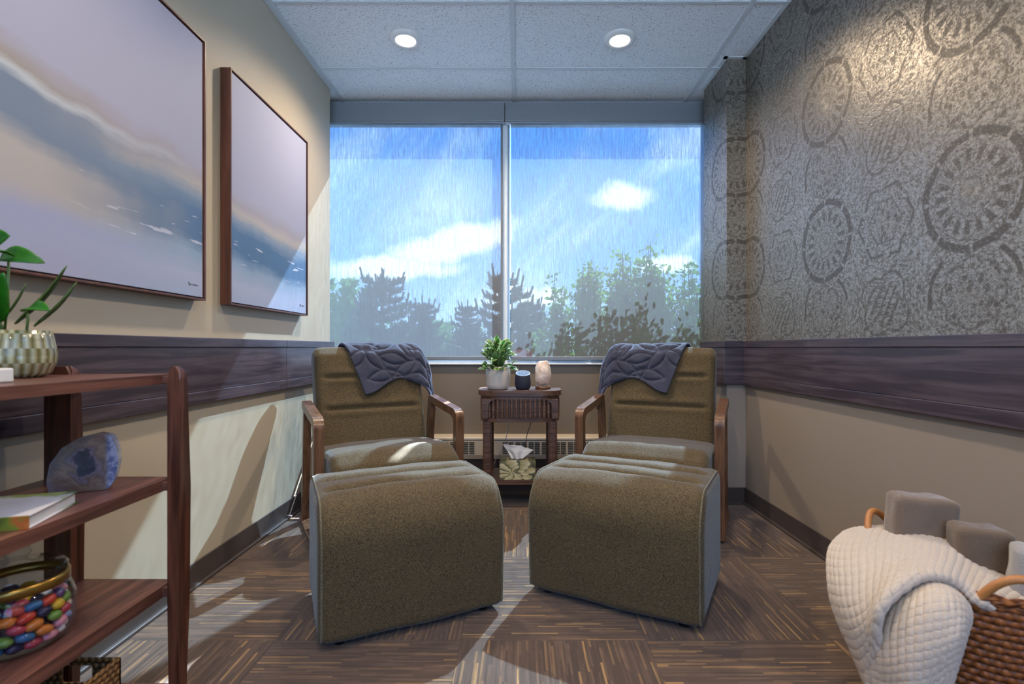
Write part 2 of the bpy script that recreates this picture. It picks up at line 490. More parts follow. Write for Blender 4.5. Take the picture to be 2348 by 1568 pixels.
def m_knit():
    m, g, b = mat('cream_waffle_knit', '#d3c6b4', 0.95)
    u = g.obj(); v = g.comb(u[0], u[1], u[2])
    n = g.noise(v, 420, 3); n2 = g.noise(v, 8, 2)
    g.link(g.mix(n, lin('#9a8a78'), lin('#d2c6b8')), b.inputs['Base Color'])
    b.inputs['Sheen Weight'].default_value = 0.3
    g.link(g.bump(n, 0.7, 0.002), b.inputs['Normal'])
    return m
def m_wicker(name, a, c, cyl=True, nw=54, rows=62):
    m, g, b = mat(name, a, 0.55)
    x = g.obj()
    ang = x[1].atan2(x[0])*(nw/(2*PI)) if cyl else (x[0]+x[1])*60
    row = x[2]*rows
    par = row.floor().mod(2.0)
    wv = ((ang+par*0.5)*2*PI).sin()*0.5+0.5
    rb = (row.fract()*PI).sin()
    hgt = wv*0.6+rb*0.6
    n = g.noise(g.comb(x[0], x[1], x[2]), 60, 3)
    g.link(g.mix((hgt*0.65+n*0.35).sm(0.25, 1.0), lin(a), lin(c)), b.inputs['Base Color'])
    g.link(g.bump(hgt, 0.9, 0.006), b.inputs['Normal'])
    return m

M = {}
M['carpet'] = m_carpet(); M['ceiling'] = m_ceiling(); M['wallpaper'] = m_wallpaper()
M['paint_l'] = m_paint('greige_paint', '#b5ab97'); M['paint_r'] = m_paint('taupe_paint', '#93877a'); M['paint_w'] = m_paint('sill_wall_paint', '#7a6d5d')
M['rail'] = m_rail(); M['base'] = simple('rubber_base', '#47403e', 0.35)
M['tee'] = simple('white_tee', '#c2c9ce', 0.5); M['alu'] = simple('brushed_aluminium', '#8d949a', 0.35, 0.6)
M['fascia'] = simple('fascia_grey', '#7d838a', 0.4, 0.2); M['white'] = simple('white_paint', '#d9dbdb', 0.4)
M['shade'] = m_shade(); M['glass'] = m_glass()
M['tweed'] = m_tweed(); M['pipe'] = m_tweed('piping_tweed', '#4d4531', '#7d7459', '#3a3424')
M['armwood'] = wood('walnut_arm', '#4a3122', '#7c5a41', 2, 1.0, 0.3)
M['tablewood'] = wood('dark_walnut', '#453027', '#6f5244', 0, 1.0, 0.32)
M['shelfwood'] = wood('cherry_shelf', '#4c302a', '#7a5144', 1, 0.8, 0.35)
M['postwood'] = wood('cherry_post', '#3a1f18', '#6e4230', 2, 0.8, 0.35)
M['framewood'] = wood('walnut_frame', '#4a2a1e', '#6b4030', 2, 0.8, 0.4)
M['tambour'] = wood('tambour_walnut', '#4d362b', '#86685a', 0, 1.0, 0.28); M['velvet'] = m_velvet(); M['paint_art'] = m_painting(); M['knit'] = m_knit()
M['black'] = simple('black_plastic', '#141416', 0.4)
M['cream_metal'] = simple('cream_enamel', '#b9ac98', 0.45)
M['slot'] = simple('dark_slot', '#2c2926', 0.8)

# ------------------------------------------------------------------ the room
XL, XR, ZC = -1.285, 1.375, 2.70
YB = -2.2                                    # wall behind the viewer
YW = 3.66                                    # window wall
bm = BM(); box(bm, -1.8, 1.8, YB-.1, YW+.15, -0.05, 0); struct('floor', bm, M['carpet'])
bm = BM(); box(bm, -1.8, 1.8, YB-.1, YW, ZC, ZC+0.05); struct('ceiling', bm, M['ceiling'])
bm = BM(); box(bm, XL-0.12, XL, YB, 3.455, 0, ZC); struct('wall_left', bm, M['paint_l'])
bm = BM(); box(bm, XL-0.42, XL-0.34, 3.30, YW+.1, 0, ZC); box(bm, XL-.42, XL-0.12, 3.33, 3.39, 0, ZC); struct('wall_left_return', bm, M['paint_l'])
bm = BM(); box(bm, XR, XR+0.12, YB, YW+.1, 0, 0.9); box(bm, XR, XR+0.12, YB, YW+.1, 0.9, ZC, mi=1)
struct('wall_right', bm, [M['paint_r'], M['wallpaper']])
bm = BM()
for q in ((-1.8, 1.8, 0, .8), (-1.8, 1.8, 2.6, ZC), (-1.8, -1.15, .8, 2.6), (1.2, 1.8, .8, 2.6)): box(bm, q[0], q[1], YB-.1, YB, q[2], q[3])  # opening left for the added fill window
struct('wall_back', bm, M['paint_l'])
bm = BM(); box(bm, 1.26, XR, 3.085, 3.46, 0, 0.9); box(bm, 1.26, XR, 3.085, 3.46, 0.9, ZC, mi=1)
struct('wall_column', bm, [M['paint_r'], M['wallpaper']])
SZ = 0.835                                    # sill height
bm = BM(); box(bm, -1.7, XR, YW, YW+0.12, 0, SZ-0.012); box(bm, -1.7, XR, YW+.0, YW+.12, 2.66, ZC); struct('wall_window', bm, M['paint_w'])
# outside soffit above the glazing
bm = BM(); box(bm, -2.4, 2.4, YW+.12, YW+.35, 2.68, 2.80); box(bm, -2.4, 2.4, YW+.121, YW+.22, 2.80, 3.2); struct('trim_soffit', bm, M['fascia'])
# baseboards
def strip(name, x0, x1, y0, y1, z0, z1, m, bev=0.003):
    bm = BM(); box(bm, x0, x1, y0, y1, z0, z1, bev); return struct(name, bm, m)
bm = BM(); box(bm, XL, XL+0.008, YB, 3.455, 0, 0.098, .002); box(bm, XL, XL+.022, YB, 3.455, 0, .012, .004); struct('baseboard_left', bm, M['base'])
bm = BM(); box(bm, XR-0.008, XR, YB, 3.085, 0, 0.098, .002); box(bm, XR-.022, XR, YB, 3.085, 0, .012, .004); struct('baseboard_right', bm, M['base'])
bm = BM(); box(bm, 1.252, XR-.009, 3.077, 3.085, 0, 0.098, .002); box(bm, 1.252, 1.26, 3.077, 3.46, 0, .098, .002); box(bm, 1.24, XR-.023, 3.063, 3.077, 0, .012, .003); struct('baseboard_column', bm, M['base'])
# bumper rails: cap strip, board, bottom lip, butt joints left open a hair
def rail_left():
    bm = BM(); d = 0.022
    for (a, b) in ((YB, 1.1), (1.102, 2.76), (2.762, 3.475)):
        box(bm, XL, XL+d+.004, a, b, 0.947, 0.985, .0025)
        box(bm, XL, XL+d, a, b, 0.772, 0.946, .0015)
        box(bm, XL, XL+d+.004, a, b, 0.722, 0.771, .0025)
    struct('trim_rail_left', bm, M['rail'])
rail_left()
bm = BM(); d = 0.022
for (a, b) in ((YB, 1.3), (1.302, 2.35), (2.352, 3.062)):
    box(bm, XR-d-.004, XR, a, b, 0.947, 0.985, .0025); box(bm, XR-d, XR, a, b, 0.772, 0.946, .0015); box(bm, XR-d-.004, XR, a, b, 0.722, 0.771, .0025)
struct('trim_rail_right', bm, M['rail'])
bm = BM()
for (z0, z1, q) in ((0.947, 0.985, .004), (0.772, 0.946, 0), (0.722, 0.771, .004)):
    box(bm, 1.26-d-q, XR-.0, 3.085-d-q, 3.085, z0, z1, .002); box(bm, 1.26-d-q, 1.26, 3.0851, 3.47, z0, z1, .002)
struct('trim_rail_column', bm, M['rail'])
# ceiling grid
bm = BM(); tw = 0.012
for X in (-0.036, 1.184, -1.256): box(bm, X-tw, X+tw, YB, YW, ZC-0.008, ZC, .001)
for k in range(-9, 2):
    Y = 2.577+0.61*k
    if Y < YW: box(bm, XL, XR, Y-tw*.7, Y+tw*.7, ZC-0.007, ZC, .001)
box(bm, XL, XL+.02, YB, 3.455, ZC-.005, ZC); box(bm, XR-.022, XR, YB, 3.085, ZC-.005, ZC); box(bm, 1.238, 1.26, 3.063, 3.46, ZC-.005, ZC)
box(bm, 1.238, XR, 3.063, 3.085, ZC-.005, ZC); box(bm, -1.7, XR, YW-.03, YW, ZC-.006, ZC)
struct('trim_ceiling_grid', bm, M['tee'])

# ------------------------------------------------------------------ windows
GY = YW+0.075
MX = -0.100
def window(name, x0, x1):
    bm = BM()
    box(bm, x0, x1, GY-.04, GY+.04, SZ-.012, SZ+0.028, .003)
    box(bm, x0, x1, GY-.04, GY+.04, 2.60, 2.66, .003)
    box(bm, x0, x0+.028, GY-.04, GY+.04, SZ+.028, 2.60, .003); box(bm, x1-.028, x1, GY-.04, GY+.04, SZ+.028, 2.60, .003)
    f = struct(name, bm, M['alu'])
    bm = BM(); box(bm, x0+.028, x1-.028, GY-.003, GY+.003, SZ+.028, 2.60)
    obj('glass_pane', bm, M['glass'], f)
    return f
window('window_1', -1.7, MX-0.005); w2 = window('window_2', MX+0.005, XR)
bm = BM(); box(bm, -1.15, 1.2, YB-.06, YB-.02, .8, .84, .003); box(bm, -1.15, 1.2, YB-.06, YB-.02, 2.56, 2.6, .003)
for x in (-1.15, .005, 1.16): box(bm, x, x+.04, YB-.06, YB-.02, .84, 2.56, .003)
w_fill = struct('added_fill_window', bm, M['alu'])  # unseen window added behind the viewer to let in cool fill light
bm = BM(); box(bm, -1.11, 1.16, YB-.043, YB-.037, .84, 2.56); obj('glass_pane', bm, M['glass'], w_fill)
bm = BM(); box(bm, -1.7, XR, YW-.028, GY+.06, SZ-.012, SZ+.0, .003); struct('trim_sill', bm, M['white'])
bm = BM(); box(bm, MX-.022, MX+.016, YW+.005, GY+.045, SZ, 2.66, .004); box(bm, MX-.006, MX+.004, YW-.012, YW+.01, SZ, 2.66, .002)
for z in (1.25, 1.62, 2.0): lathe(bm, [(0, 0), (.003, 0), (.003, .003), (0, .003)], 8, (MX-.008, YW-.012, z))
struct('trim_mullion', bm, M['white'])
# alarm sticker on the inner face of the right pane
def text(body, size, m, name, parent, loc, rot, ext=0.0003, align='LEFT'):
    c = bpy.data.curves.new(name, 'FONT'); c.body = body; c.size = size; c.extrude = ext; c.align_x = align
    o = bpy.data.objects.new(name+'_src', c); COL.objects.link(o)
    dg = bpy.context.evaluated_depsgraph_get(); me = bpy.data.meshes.new_from_object(o.evaluated_get(dg))
    bpy.data.objects.remove(o); me.materials.clear(); me.materials.append(m)
    o = bpy.data.objects.new(name, me); COL.objects.link(o); o.parent = parent; o.location = loc; o.rotation_euler = rot
    return o
M['red'] = simple('red_vinyl', '#d84a58', 0.5)
st = thing('alarm_sticker', 'red alarm sticker with white lettering low on right window pane', 'sticker', (MX+.045, GY-.006, 0.875))
bm = BM(); box(bm, 0, .155, 0, .0015, 0, .052, .0004); obj('sticker_backing', bm, M['red'], st)
text('alarm', 0.052, M['white'], 'lettering', st, (.012, -.0008, .014), (PI/2, 0, 0))

# roller shades
def roller(x0, x1, label):
    cx = (x0+x1)/2
    t = thing('roller_shade', label, 'window shade', (cx, YW-.045, 2.53), 0, 'roller shades over the window')
    h = (x1-x0)/2
    bm = BM(); box(bm, -h, h, -.035, .035, .012, .145, .004); box(bm, -h, h, -.030, .0, .0, .018, .004)
    obj('fascia', bm, M['fascia'], t)
    bm = BM()
    L, Rr = (-h+.002, h-.025) if x1 < 0.2 else (-h+.02, h-.002)
    L = x0-cx+.002 if x1 < .2 else MX+.043-cx
    Rr = MX-.014-cx if x1 < .2 else x1-cx-.001
    grid(bm, 1, 1, lambda u, v: Vector((L+(Rr-L)*u, .018, .02-(v*(2.53-SZ-.045+.02)))))
    obj('shade_cloth', bm, M['shade'], t)
    zb = -(2.53-SZ-.045)
    bm = BM(); box(bm, L, Rr, .010, .026, zb-.028, zb+.004, .005); obj('hem_bar', bm, M['fascia'], t)
    return t
roller(-1.62, MX-.0015, 'left woven roller shade lowered over the window pane nearest the paintings')
roller(MX+.0015, 1.372, 'right woven roller shade lowered over the window pane nearest the patterned wallpaper')

# ------------------------------------------------------------------ baseboard heater
t = thing('baseboard_heater', 'cream metal baseboard heater with louvred slots below the window', 'heater', (0, YW-.001, 0.0))
HX0, HX1 = -1.25, 1.22
bm = BM()
P = [(0, .16), (-.075, .16), (-.082, .19), (-.082, .285), (-.060, .315), (0, .325)]
prism(bm, P, HX0, HX1, 'x', .002); obj('housing', bm, M['cream_metal'], t)
bm = BM(); box(bm, HX0, HX1, -.085, -.055, .296, .310, .003); obj('top_lip', bm, simple('heater_lip', '#cbbfae', .4), t)
for k in range(int((HX1-HX0)/0.092)):
    x = HX0+.03+k*0.092
    if abs(x-(-.257)) < .05: continue
    bm = BM()
    for q in range(7):
        box(bm, x, x+.036, -.0835, -.0815, .198+q*.0125, .2045+q*.0125); box(bm, x+.042, x+.078, -.0835, -.0815, .198+q*.0125, .2045+q*.0125)
    obj('louver_slots', bm, M['slot'], t)
bm = BM(); lathe(bm, [(0, 0), (.017, 0), (.017, .008), (.012, .02), (0, .02)], 20)
obj('knob', bm, M['cream_metal'], t, auto=40, loc=(-.225, -.082, .24), rot=(PI/2, 0, 0))
bm = BM(); box(bm, HX0, HX1, -.05, -.005, 0.0, .159, 0); obj('kick_panel', bm, M['base'], t)

# ------------------------------------------------------------------ downlights
M['lens'], _g, _b = mat('lit_lens', '#fff4e6', 0.4); _b.inputs['Emission Color'].default_value = (1, .9, .78, 1); _b.inputs['Emission Strength'].default_value = 9
def downlight(x, y, label, power=34):
    t = thing('recessed_downlight', label, 'ceiling light', (x, y, ZC), 0, 'recessed ceiling downlights')
    bm = BM(); lathe(bm, [(.054, -.002), (.052, -.005), (.058, -.016), (.072, -.018), (.086, -.010), (.090, .0)], 40); obj('trim_ring', bm, M['white'], t, smooth=True)
    bm = BM(); lathe(bm, [(0, -.005), (.053, -.004), (.053, -.001)], 32); obj('lens', bm, M['lens'], t, smooth=True)
    ld = bpy.data.lights.new('downlight_bulb', 'SPOT'); ld.energy = power; ld.color = (1, .80, .58); ld.spot_size = R(150); ld.spot_blend = 0.8; ld.shadow_soft_size = 0.055
    lo = bpy.data.objects.new('bulb', ld); COL.objects.link(lo); lo.parent = t; lo.location = (0, 0, -.03)
LP = 34
downlight(-.643, 2.886, 'left lit recessed downlight in the ceiling tile nearest the paintings', LP+14)
downlight(.572, 2.886, 'right lit recessed downlight in the ceiling tile nearest the wallpaper', LP+14)
for (x, y, lb) in ((-.643, 1.05, 'left lit downlight in the ceiling just above the viewer'), (.572, 1.05, 'right lit downlight in the ceiling just above the viewer'),
                   (-.643, -.9, 'left lit downlight in the ceiling behind the viewer'), (.572, -.9, 'right lit downlight in the ceiling behind the viewer')):
    downlight(x, y, lb, LP)

# ------------------------------------------------------------------ framed paintings on the left wall
def painting(y0, y1, z0, z1, label, sig):
    t = thing('framed_painting', label, 'painting', (XL+.001, (y0+y1)/2, z0), 0, 'abstract seascapes on the left wall')
    h = (y1-y0)/2; H = z1-z0; D = .046; T = .007
    bm = BM()
    box(bm, 0, D, -h, -h+T, 0, H, .001); box(bm, 0, D, h-T, h, 0, H, .001)
    box(bm, 0, D, -h+T, h-T, 0, T, .001); box(bm, 0, D, -h+T, h-T, H-T, H, .001)
    obj('frame', bm, M['framewood'], t)
    bm = BM(); box(bm, .004, D-.006, -h+.012, h-.012, .012, H-.012, .001); cv = obj('canvas', bm, M['paint_art'], t)
    bm = BM(); box(bm, .002, .012, -h+T, h-T, T, H-T); obj('backing', bm, M['black'], t)
    # pencil signature
    bm = BM(); y = h-.10; z = .055
    pts = [Vector((D-.0055, y+.06*k/60, z+.007*math.sin(k*.75)*math.exp(-k/22)+.0025*math.sin(k*.9))) for k in range(61)]
    tube(bm, pts, .00045, 4); obj('signature', bm, M['slot'], cv)
painting(0.86, 2.012, 1.13, 2.155, 'larger framed abstract seascape painting nearest the viewer on left wall', 0)
painting(2.185, 2.985, 1.13, 2.15, 'smaller framed abstract seascape painting closest to the window', 1)

# ------------------------------------------------------------------ armchairs
BP = roundpoly([(.315, .39, .03), (.475, .905, .035), (.53, .948, .055), (.60, .935, .05), (.635, .86, .04), (.45, .37, .04)])
BCH = (((.385, .61), .014, .011), ((.437, .782), .014, .011))
SP = roundpoly([(-.13, .27, .03), (-.145, .39, .07), (-.05, .452, .09), (.33, .425, .03), (.40, .42, .02), (.40, .28, .03)])
def armchair(loc, rz, label):
    t = thing('armchair', label, 'armchair', loc, rz, 'olive tweed armchairs facing the viewer')
    bm = BM(); cushion(bm, BP, .60, .04, BCH, .006, .006, 3); obj('backrest', bm, M['tweed'], t, smooth=True)
    bm = BM(); cushion(bm, SP, .625, .045, (), .012, .008, 9); obj('seat', bm, M['tweed'], t, smooth=True)
    for s in (-1, 1):
        x0, x1 = sorted((s*.328, s*.374))
        out = roundpoly([(-.005, .012, .004), (-.03, .615, .055), (.40, .665, .01), (.405, .625, .01), (.012, .578, .035), (.04, .012, .004)])
        bm = BM(); prism(bm, [(p.x, p.y) for p in out], x0, x1, 'x', .004)
        obj('arm', bm, M['armwood'], t, auto=35)
        bm = BM(); P = roundpoly([(.37, .64, .01), (.405, .64, .01), (.50, .012, .01), (.455, .012, .01)])
        prism(bm, [(p.x, p.y) for p in P], x0+.008*(s < 0), x1-.008*(s > 0), 'x', .003); obj('rear_leg', bm, M['armwood'], t, auto=35)
        bm = BM(); box(bm, x0, x1, .045, .50, 0, .02, .006); obj('floor_runner', bm, M['armwood'], t)
        bm = BM(); pp = [(s*.302, p.x, p.y) for p in BP]
    bm = BM(); box(bm, -.33, .33, .05, .09, .20, .27, .006); box(bm, -.33, .33, .36, .40, .20, .27, .006); obj('seat_rail', bm, M['armwood'], t)
    return t
LCH = (Vector((-.628, 2.535, 0)), R(30)); RCH = (Vector((.650, 2.60, 0)), R(-25))
armchair(LCH[0], LCH[1], 'olive tweed armchair with wooden arms beside the framed paintings')
armchair(RCH[0], RCH[1], 'olive tweed armchair with wooden arms beside the patterned wallpaper column')

# ------------------------------------------------------------------ ottomans
OP = roundpoly([(.0, .022, .022), (-.012, .36, .14), (.06, .462, .10), (.43, .462, .045), (.455, .40, .06), (.46, .032, .03)])
def ottoman(loc, rz, label, w):
    t = thing('ottoman', label, 'ottoman', loc, rz, 'olive tweed ottomans in front of the armchairs')
    bm = BM(); cushion(bm, OP, w, .035, (((.155, .462), .022, .017), ((.285, .462), .022, .017)), .006, .005, 5, .05)
    body = obj('upholstered_body', bm, M['tweed'], t, smooth=True)
    N = normals2(OP)
    for s in (-1, 1):
        bm = BM(); tube(bm, [(s*(w/2-.012), p.x+n.x*-.006, p.y+n.y*-.006) for p, n in zip(OP, N)], .0032, 6, closed=True)
        obj('piping', bm, M['pipe'], body, smooth=True)
    for sx in (-1, 1):
        for y in (.05, .37):
            bm = BM(); lathe(bm, [(0, 0), (.018, 0), (.022, .04), (0, .04)], 16, (sx*(w/2-.07), y, 0)); obj('foot', bm, M['black'], t)
    return t
ottoman((-.333, 1.695, 0), R(25.5), 'olive tweed ottoman before the left armchair with sunlit rear corner', .632)
ottoman((.316, 1.812, 0), R(-28.5), 'olive tweed ottoman before the right armchair', .650)

# ------------------------------------------------------------------ quilted throws over the backrests
def throw(loc, rz, sgn, label):
    P = BP; N = normals2(P)
    # path: from the front, over the top, down the back
    off = [p+n*.010 for p, n in zip(P, N)]
    k0 = min(range(len(off)), key=lambda i: (off[i]-Vector((.352, .500))).length)
    seq = off[k0:]+off[:k0]
    if seq[6].y < seq[0].y: seq = [seq[0]]+seq[:0:-1]
    kend = min(range(len(seq)), key=lambda i: (seq[i]-Vector((.555, .60))).length)
    seq = seq[:kend+1]
    cum = [0]
    for a, b in zip(seq, seq[1:]): cum.append(cum[-1]+(b-a).length)
    ktop = max(range(len(seq)), key=lambda i: seq[i].y); top = cum[ktop]
    def path(tt):
        tt = max(0, min(cum[-1]-1e-5, tt))
        import bisect
        i = max(0, bisect.bisect_right(cum, tt)-1)
        f = (tt-cum[i])/(cum[i+1]-cum[i]+1e-9)
        p = seq[i].lerp(seq[i+1], f); dd = (seq[min(i+3, len(seq)-1)]-seq[max(i-2, 0)]).normalized()
        return p, Vector((-dd.y, dd.x))
    random.seed(5)
    veins = []
    # leaf outlines in blanket metres (u across, q down)
    def leaf(cx, cy, ang, L, Wd):
        pts = []
        for s in (-1, 1):
            for k in range(11):
                a = k/10; x = (a-.5)*L; y = s*Wd*math.sin(a*PI)**0.9
                pts.append((cx+x*math.cos(ang)-y*math.sin(ang), cy+x*math.sin(ang)+y*math.cos(ang)))
            veins.append(pts[-11:])
    for (cx, cy, ang) in ((-.02, .05, .3), (.09, .03, -.5), (.02, .13, .9), (.13, .13, .2), (.22, .06, 1.1), (.20, .19, -.6), (.30, .12, .5), (.06, .23, -.2), (.15, .25, .8), (.27, .25, .1), (.0, -.07, .2), (.12, -.08, .9), (.24, -.06, -.3), (.33, .02, .9), (-.08, .13, -.8), (.36, .2, 1.3)):
        leaf(cx, cy, ang, .17, .032)
    segs = [(Vector(a), Vector(b)) for v in veins for a, b in zip(v, v[1:])]
    from collections import defaultdict
    cell = defaultdict(list)
    for s in segs:
        m = (s[0]+s[1])/2
        for i in (-1, 0, 1):
            for j in (-1, 0, 1): cell[(int(m.x//.025)+i, int(m.y//.025)+j)].append(s)
    def seamd(u, q):
        p = Vector((u, q)); best = .03
        for a, b in cell.get((int(u//.025), int(q//.025)), ()):
            ab = b-a; tt = max(0, min(1, (p-a).dot(ab)/max(ab.length_squared, 1e-9)))
            best = min(best, (p-a-ab*tt).length)
        return best
    def fn(a, b):
        # a: across (0 free side edge .. 1 hanging side), b: 0 front hem .. 1 back hem
        frontlen = .335-.085*math.sin(min(1, a*1.15)*PI*.92)**2
        q = frontlen*(1-b/.55) if b < .55 else -.20*(b-.55)/.45
        # q>0 : metres down the front from the crest
        left = -.145+.30*max(0, q)-.1*max(0, -q)
        u = left+(.43-left)*a
        tt = top-q
        p, nn = path(tt)
        drop = 0
        if tt < 0: p = p+Vector((-.0, tt)); nn = Vector((-1, .2))
        dist = seamd(u, q)
        puff = .010*(1-math.exp(-(dist/.011)**2))
        fold = .006*mn.noise(Vector((u*9, q*9, 2+sgn)))
        e = u-.275; uu = u
        if e > 0:
            uu = .275+.045*(1-math.exp(-e/.04))+e*.28; p = p+Vector((e*.20, -e*.80))
            puff *= .7; fold += .006*math.sin(e*55+q*20)
            sidev = puff+.006
        else: sidev = 0
        pos = p+nn*(puff+fold+.002)
        return Vector((sgn*(uu+sidev), pos.x, pos.y))
    bm = BM(); grid(bm, 150, 130, fn)
    o = obj('quilted_throw', bm, M['velvet'], smooth=True, loc=loc, rot=(0, 0, rz)); tag(o, label, 'blanket', 'navy quilted throws over the armchair backs')
    solid(o, .008, 1)
throw(LCH[0], LCH[1], 1, 'navy quilted throw draped over the back of the armchair beside the paintings')
throw(RCH[0], RCH[1], -1, 'navy quilted throw draped over the back of the armchair beside the wallpaper column')

# ------------------------------------------------------------------ side table
TC = Vector((.006, 3.165, 0))
def stadium(hx, hy, r, n=10):
    P = []
    for (cx, cy, a0) in ((hx-r, hy-r, 0), (-hx+r, hy-r, 90), (-hx+r, -hy+r, 180), (hx-r, -hy+r, 270)):
        for k in range(n+1):
            a = R(a0+90*k/n); P.append((cx+r*math.cos(a), cy+r*math.sin(a)))
    return P
t = thing('side_table', 'dark walnut side table with fluted drum body between the armchairs', 'table', TC)
TW, TD = .254, .180
bm = BM(); prism(bm, stadium(TW, TD, .13, 14), .660, .690, 'z', .004); obj('table_top', bm, M['tablewood'], t, auto=40)
bm = BM()
prism(bm, stadium(TW-.014, TD-.012, .12, 14), .505, .528, 'z', .003); prism(bm, stadium(TW-.014, TD-.012, .12, 14), .640, .660, 'z', .002)
prism(bm, stadium(TW-.034, TD-.028, .11, 14), .528, .640, 'z'); obj('body', bm, M['tablewood'], t, auto=40)
# fluted tambour front and end staves
S = stadium(TW-.022, TD-.019, .118, 14)
def walk(S, step):
    out = []; acc = 0; n = len(S)
    for i in range(n):
        a = Vector(S[i]); b = Vector(S[(i+1) % n]); L = (b-a).length; s = 0
        while acc+L-s >= step:
            s += step-acc; acc = 0; out.append((a.lerp(b, s/L) if L else a, (b-a).normalized()))
        acc += L-s
    return out
bm = BM()
for p, dd in walk(S, .0275):
    if p.y > .02: continue
    q = [p+Vector((math.cos(k/8*PI)*.0095*dd.x+math.sin(k/8*PI)*.011*dd.y, math.cos(k/8*PI)*.0095*dd.y-math.sin(k/8*PI)*.011*dd.x)) for k in range(9)]
    A = [bm.verts.new((v.x, v.y, .529)) for v in q]; B = [bm.verts.new((v.x, v.y, .639)) for v in q]
    for k in range(8): bm.faces.new((A[k], A[k+1], B[k+1], B[k]))
    bm.faces.new((A[0], B[0], B[8], A[8])); bm.faces.new(A); bm.faces.new(B)
obj('tambour_slats', bm, M['tambour'], t, auto=50)
for s in (-1, 1):      # the solid framing at each side of the tambour door, rounded inside corner
    pts = [(s*.222, .529), (s*.222, .640), (s*.150, .640), (s*.168, .634), (s*.182, .620), (s*.188, .600), (s*.188, .529)]
    bm = BM(); prism(bm, pts, -TD+.002, -TD+.05, 'y'); obj('door_frame', bm, M['tablewood'], t)
for sx in (-1, 1):
    for sy in (-1, 1):
        bm = BM(); prism(bm, stadium(.026, .022, .014, 5), 0.0, .506, 'z'); obj('leg', bm, M['tablewood'], t, auto=40, loc=(sx*.195, sy*(TD-.05), 0))
bm = BM(); prism(bm, stadium(.215, TD-.02, .05, 8), .135, .160, 'z', .003); obj('lower_shelf', bm, M['tablewood'], t, auto=40)
bm = BM(); box(bm, -.19, .19, -TD+.05, TD-.05, .085, .134, .003); obj('under_rail', bm, M['black'], t)

# leaf mesh
def leafmesh(bm, base, tip, width, up, cup=.25, bend=.2, nl=7, mi=0, thick=None):
    base, tip = Vector(base), Vector(tip); ax = tip-base; L = ax.length; a = ax.normalized()
    s = a.cross(Vector(up))
    if s.length < 1e-3: s = a.cross(Vector((1, .3, 0)))
    s.normalize(); n = s.cross(a).normalized(); prev = None
    lay = bm.loops.layers.uv.verify()
    for i in range(nl+1):
        f = i/nl; wv = width*(math.sin(PI*min(1, f*.97+.03)**.8)**.75)*.5+.0006
        c = base+ax*f+n*(bend*L*math.sin(f*PI)*.5)
        row = [bm.verts.new(c+s*(wv*k)+n*(abs(k)*wv*cup)) for k in (-1, -.5, 0, .5, 1)]
        if prev:
            for k in range(4):
                fc = bm.faces.new((prev[k], prev[k+1], row[k+1], row[k])); fc.smooth = True
                for l, uvv in zip(fc.loops, ((k/4, (i-1)/nl), ((k+1)/4, (i-1)/nl), ((k+1)/4, i/nl), (k/4, i/nl))): l[lay].uv = uvv
                fc.material_index = mi
        prev = row
def m_leaf(name, edge, mid, dark, tl=.35, vari=0.25):
    m, g, b = mat(name, mid, 0.4)
    u = g.uv(); x = g.obj()
    e = (u[0]-.5).abs(); n = g.noise(g.comb(x[0], x[1], x[2]), 60, 3)
    c = g.mix((e+(n-.5)*.35).sm(vari, vari+.14), g.mix(n, lin(dark), lin(mid)), lin(edge))
    g.link(c, b.inputs['Base Color'])
    tlb = g.new('ShaderNodeBsdfTranslucent'); g.link(c, tlb.inputs[0])
    mx = g.new('ShaderNodeMixShader'); mx.inputs[0].default_value = tl
    out = m.node_tree.nodes['Material Output']; g.link(b.outputs[0], mx.inputs[1]); g.link(tlb.outputs[0], mx.inputs[2]); g.link(mx.outputs[0], out.inputs[0])
    return m
M['var_leaf'] = m_leaf('variegated_leaf', '#b9c98c', '#4f8a35', '#2b5d25')
M['green_leaf'] = m_leaf('bright_leaf', '#4b9a2a', '#2f8418', '#1d5f14', .3, .44)
M['succ'] = m_leaf('dark_succulent_leaf', '#5d7a3a', '#3a5a25', '#27401c', .15, .40)
M['stem'] = simple('green_stem', '#56763a', .5)
M['soil'] = simple('potting_soil', '#2a1f18', .95, bump=.5)

# white pot with plant
M['pot'] = simple('white_ceramic', '#c9c1b8', .3, var=.02)
PX, PY, PZ = (1142-VX)/F*3.12, 3.12, .690
t = thing('potted_plant', 'variegated bushy plant in white ceramic pot on the side table', 'plant', (PX, PY, PZ))
bm = BM(); lathe(bm, [(0, 0), (.055, 0), (.064, .006), (.072, .03), (.075, .08), (.076, .138), (.072, .140), (.070, .132), (.069, .12), (0, .118)], 48)
pot = obj('pot', bm, M['pot'], t, smooth=True)
bm = BM()
for row, z in enumerate((.120, .128)):
    for k in range(40):
        a = 2*PI*(k+.5*row)/40; c = Vector((.0758*math.cos(a), .0758*math.sin(a), z))
        n = Vector((math.cos(a), math.sin(a), 0)); s = Vector((-n.y, n.x, 0))
        vs = [bm.verts.new(c+n*.0008+(s*math.cos(q*PI/3)+Vector((0, 0, 1))*math.sin(q*PI/3))*.0026) for q in range(6)]; bm.faces.new(vs)
obj('rim_perforations', bm, M['slot'], pot)
bm = BM(); lathe(bm, [(0, .121), (.068, .121), (.068, .119)], 24); obj('soil', bm, M['soil'], t)
random.seed(11); bs = BM(); bl = BM()
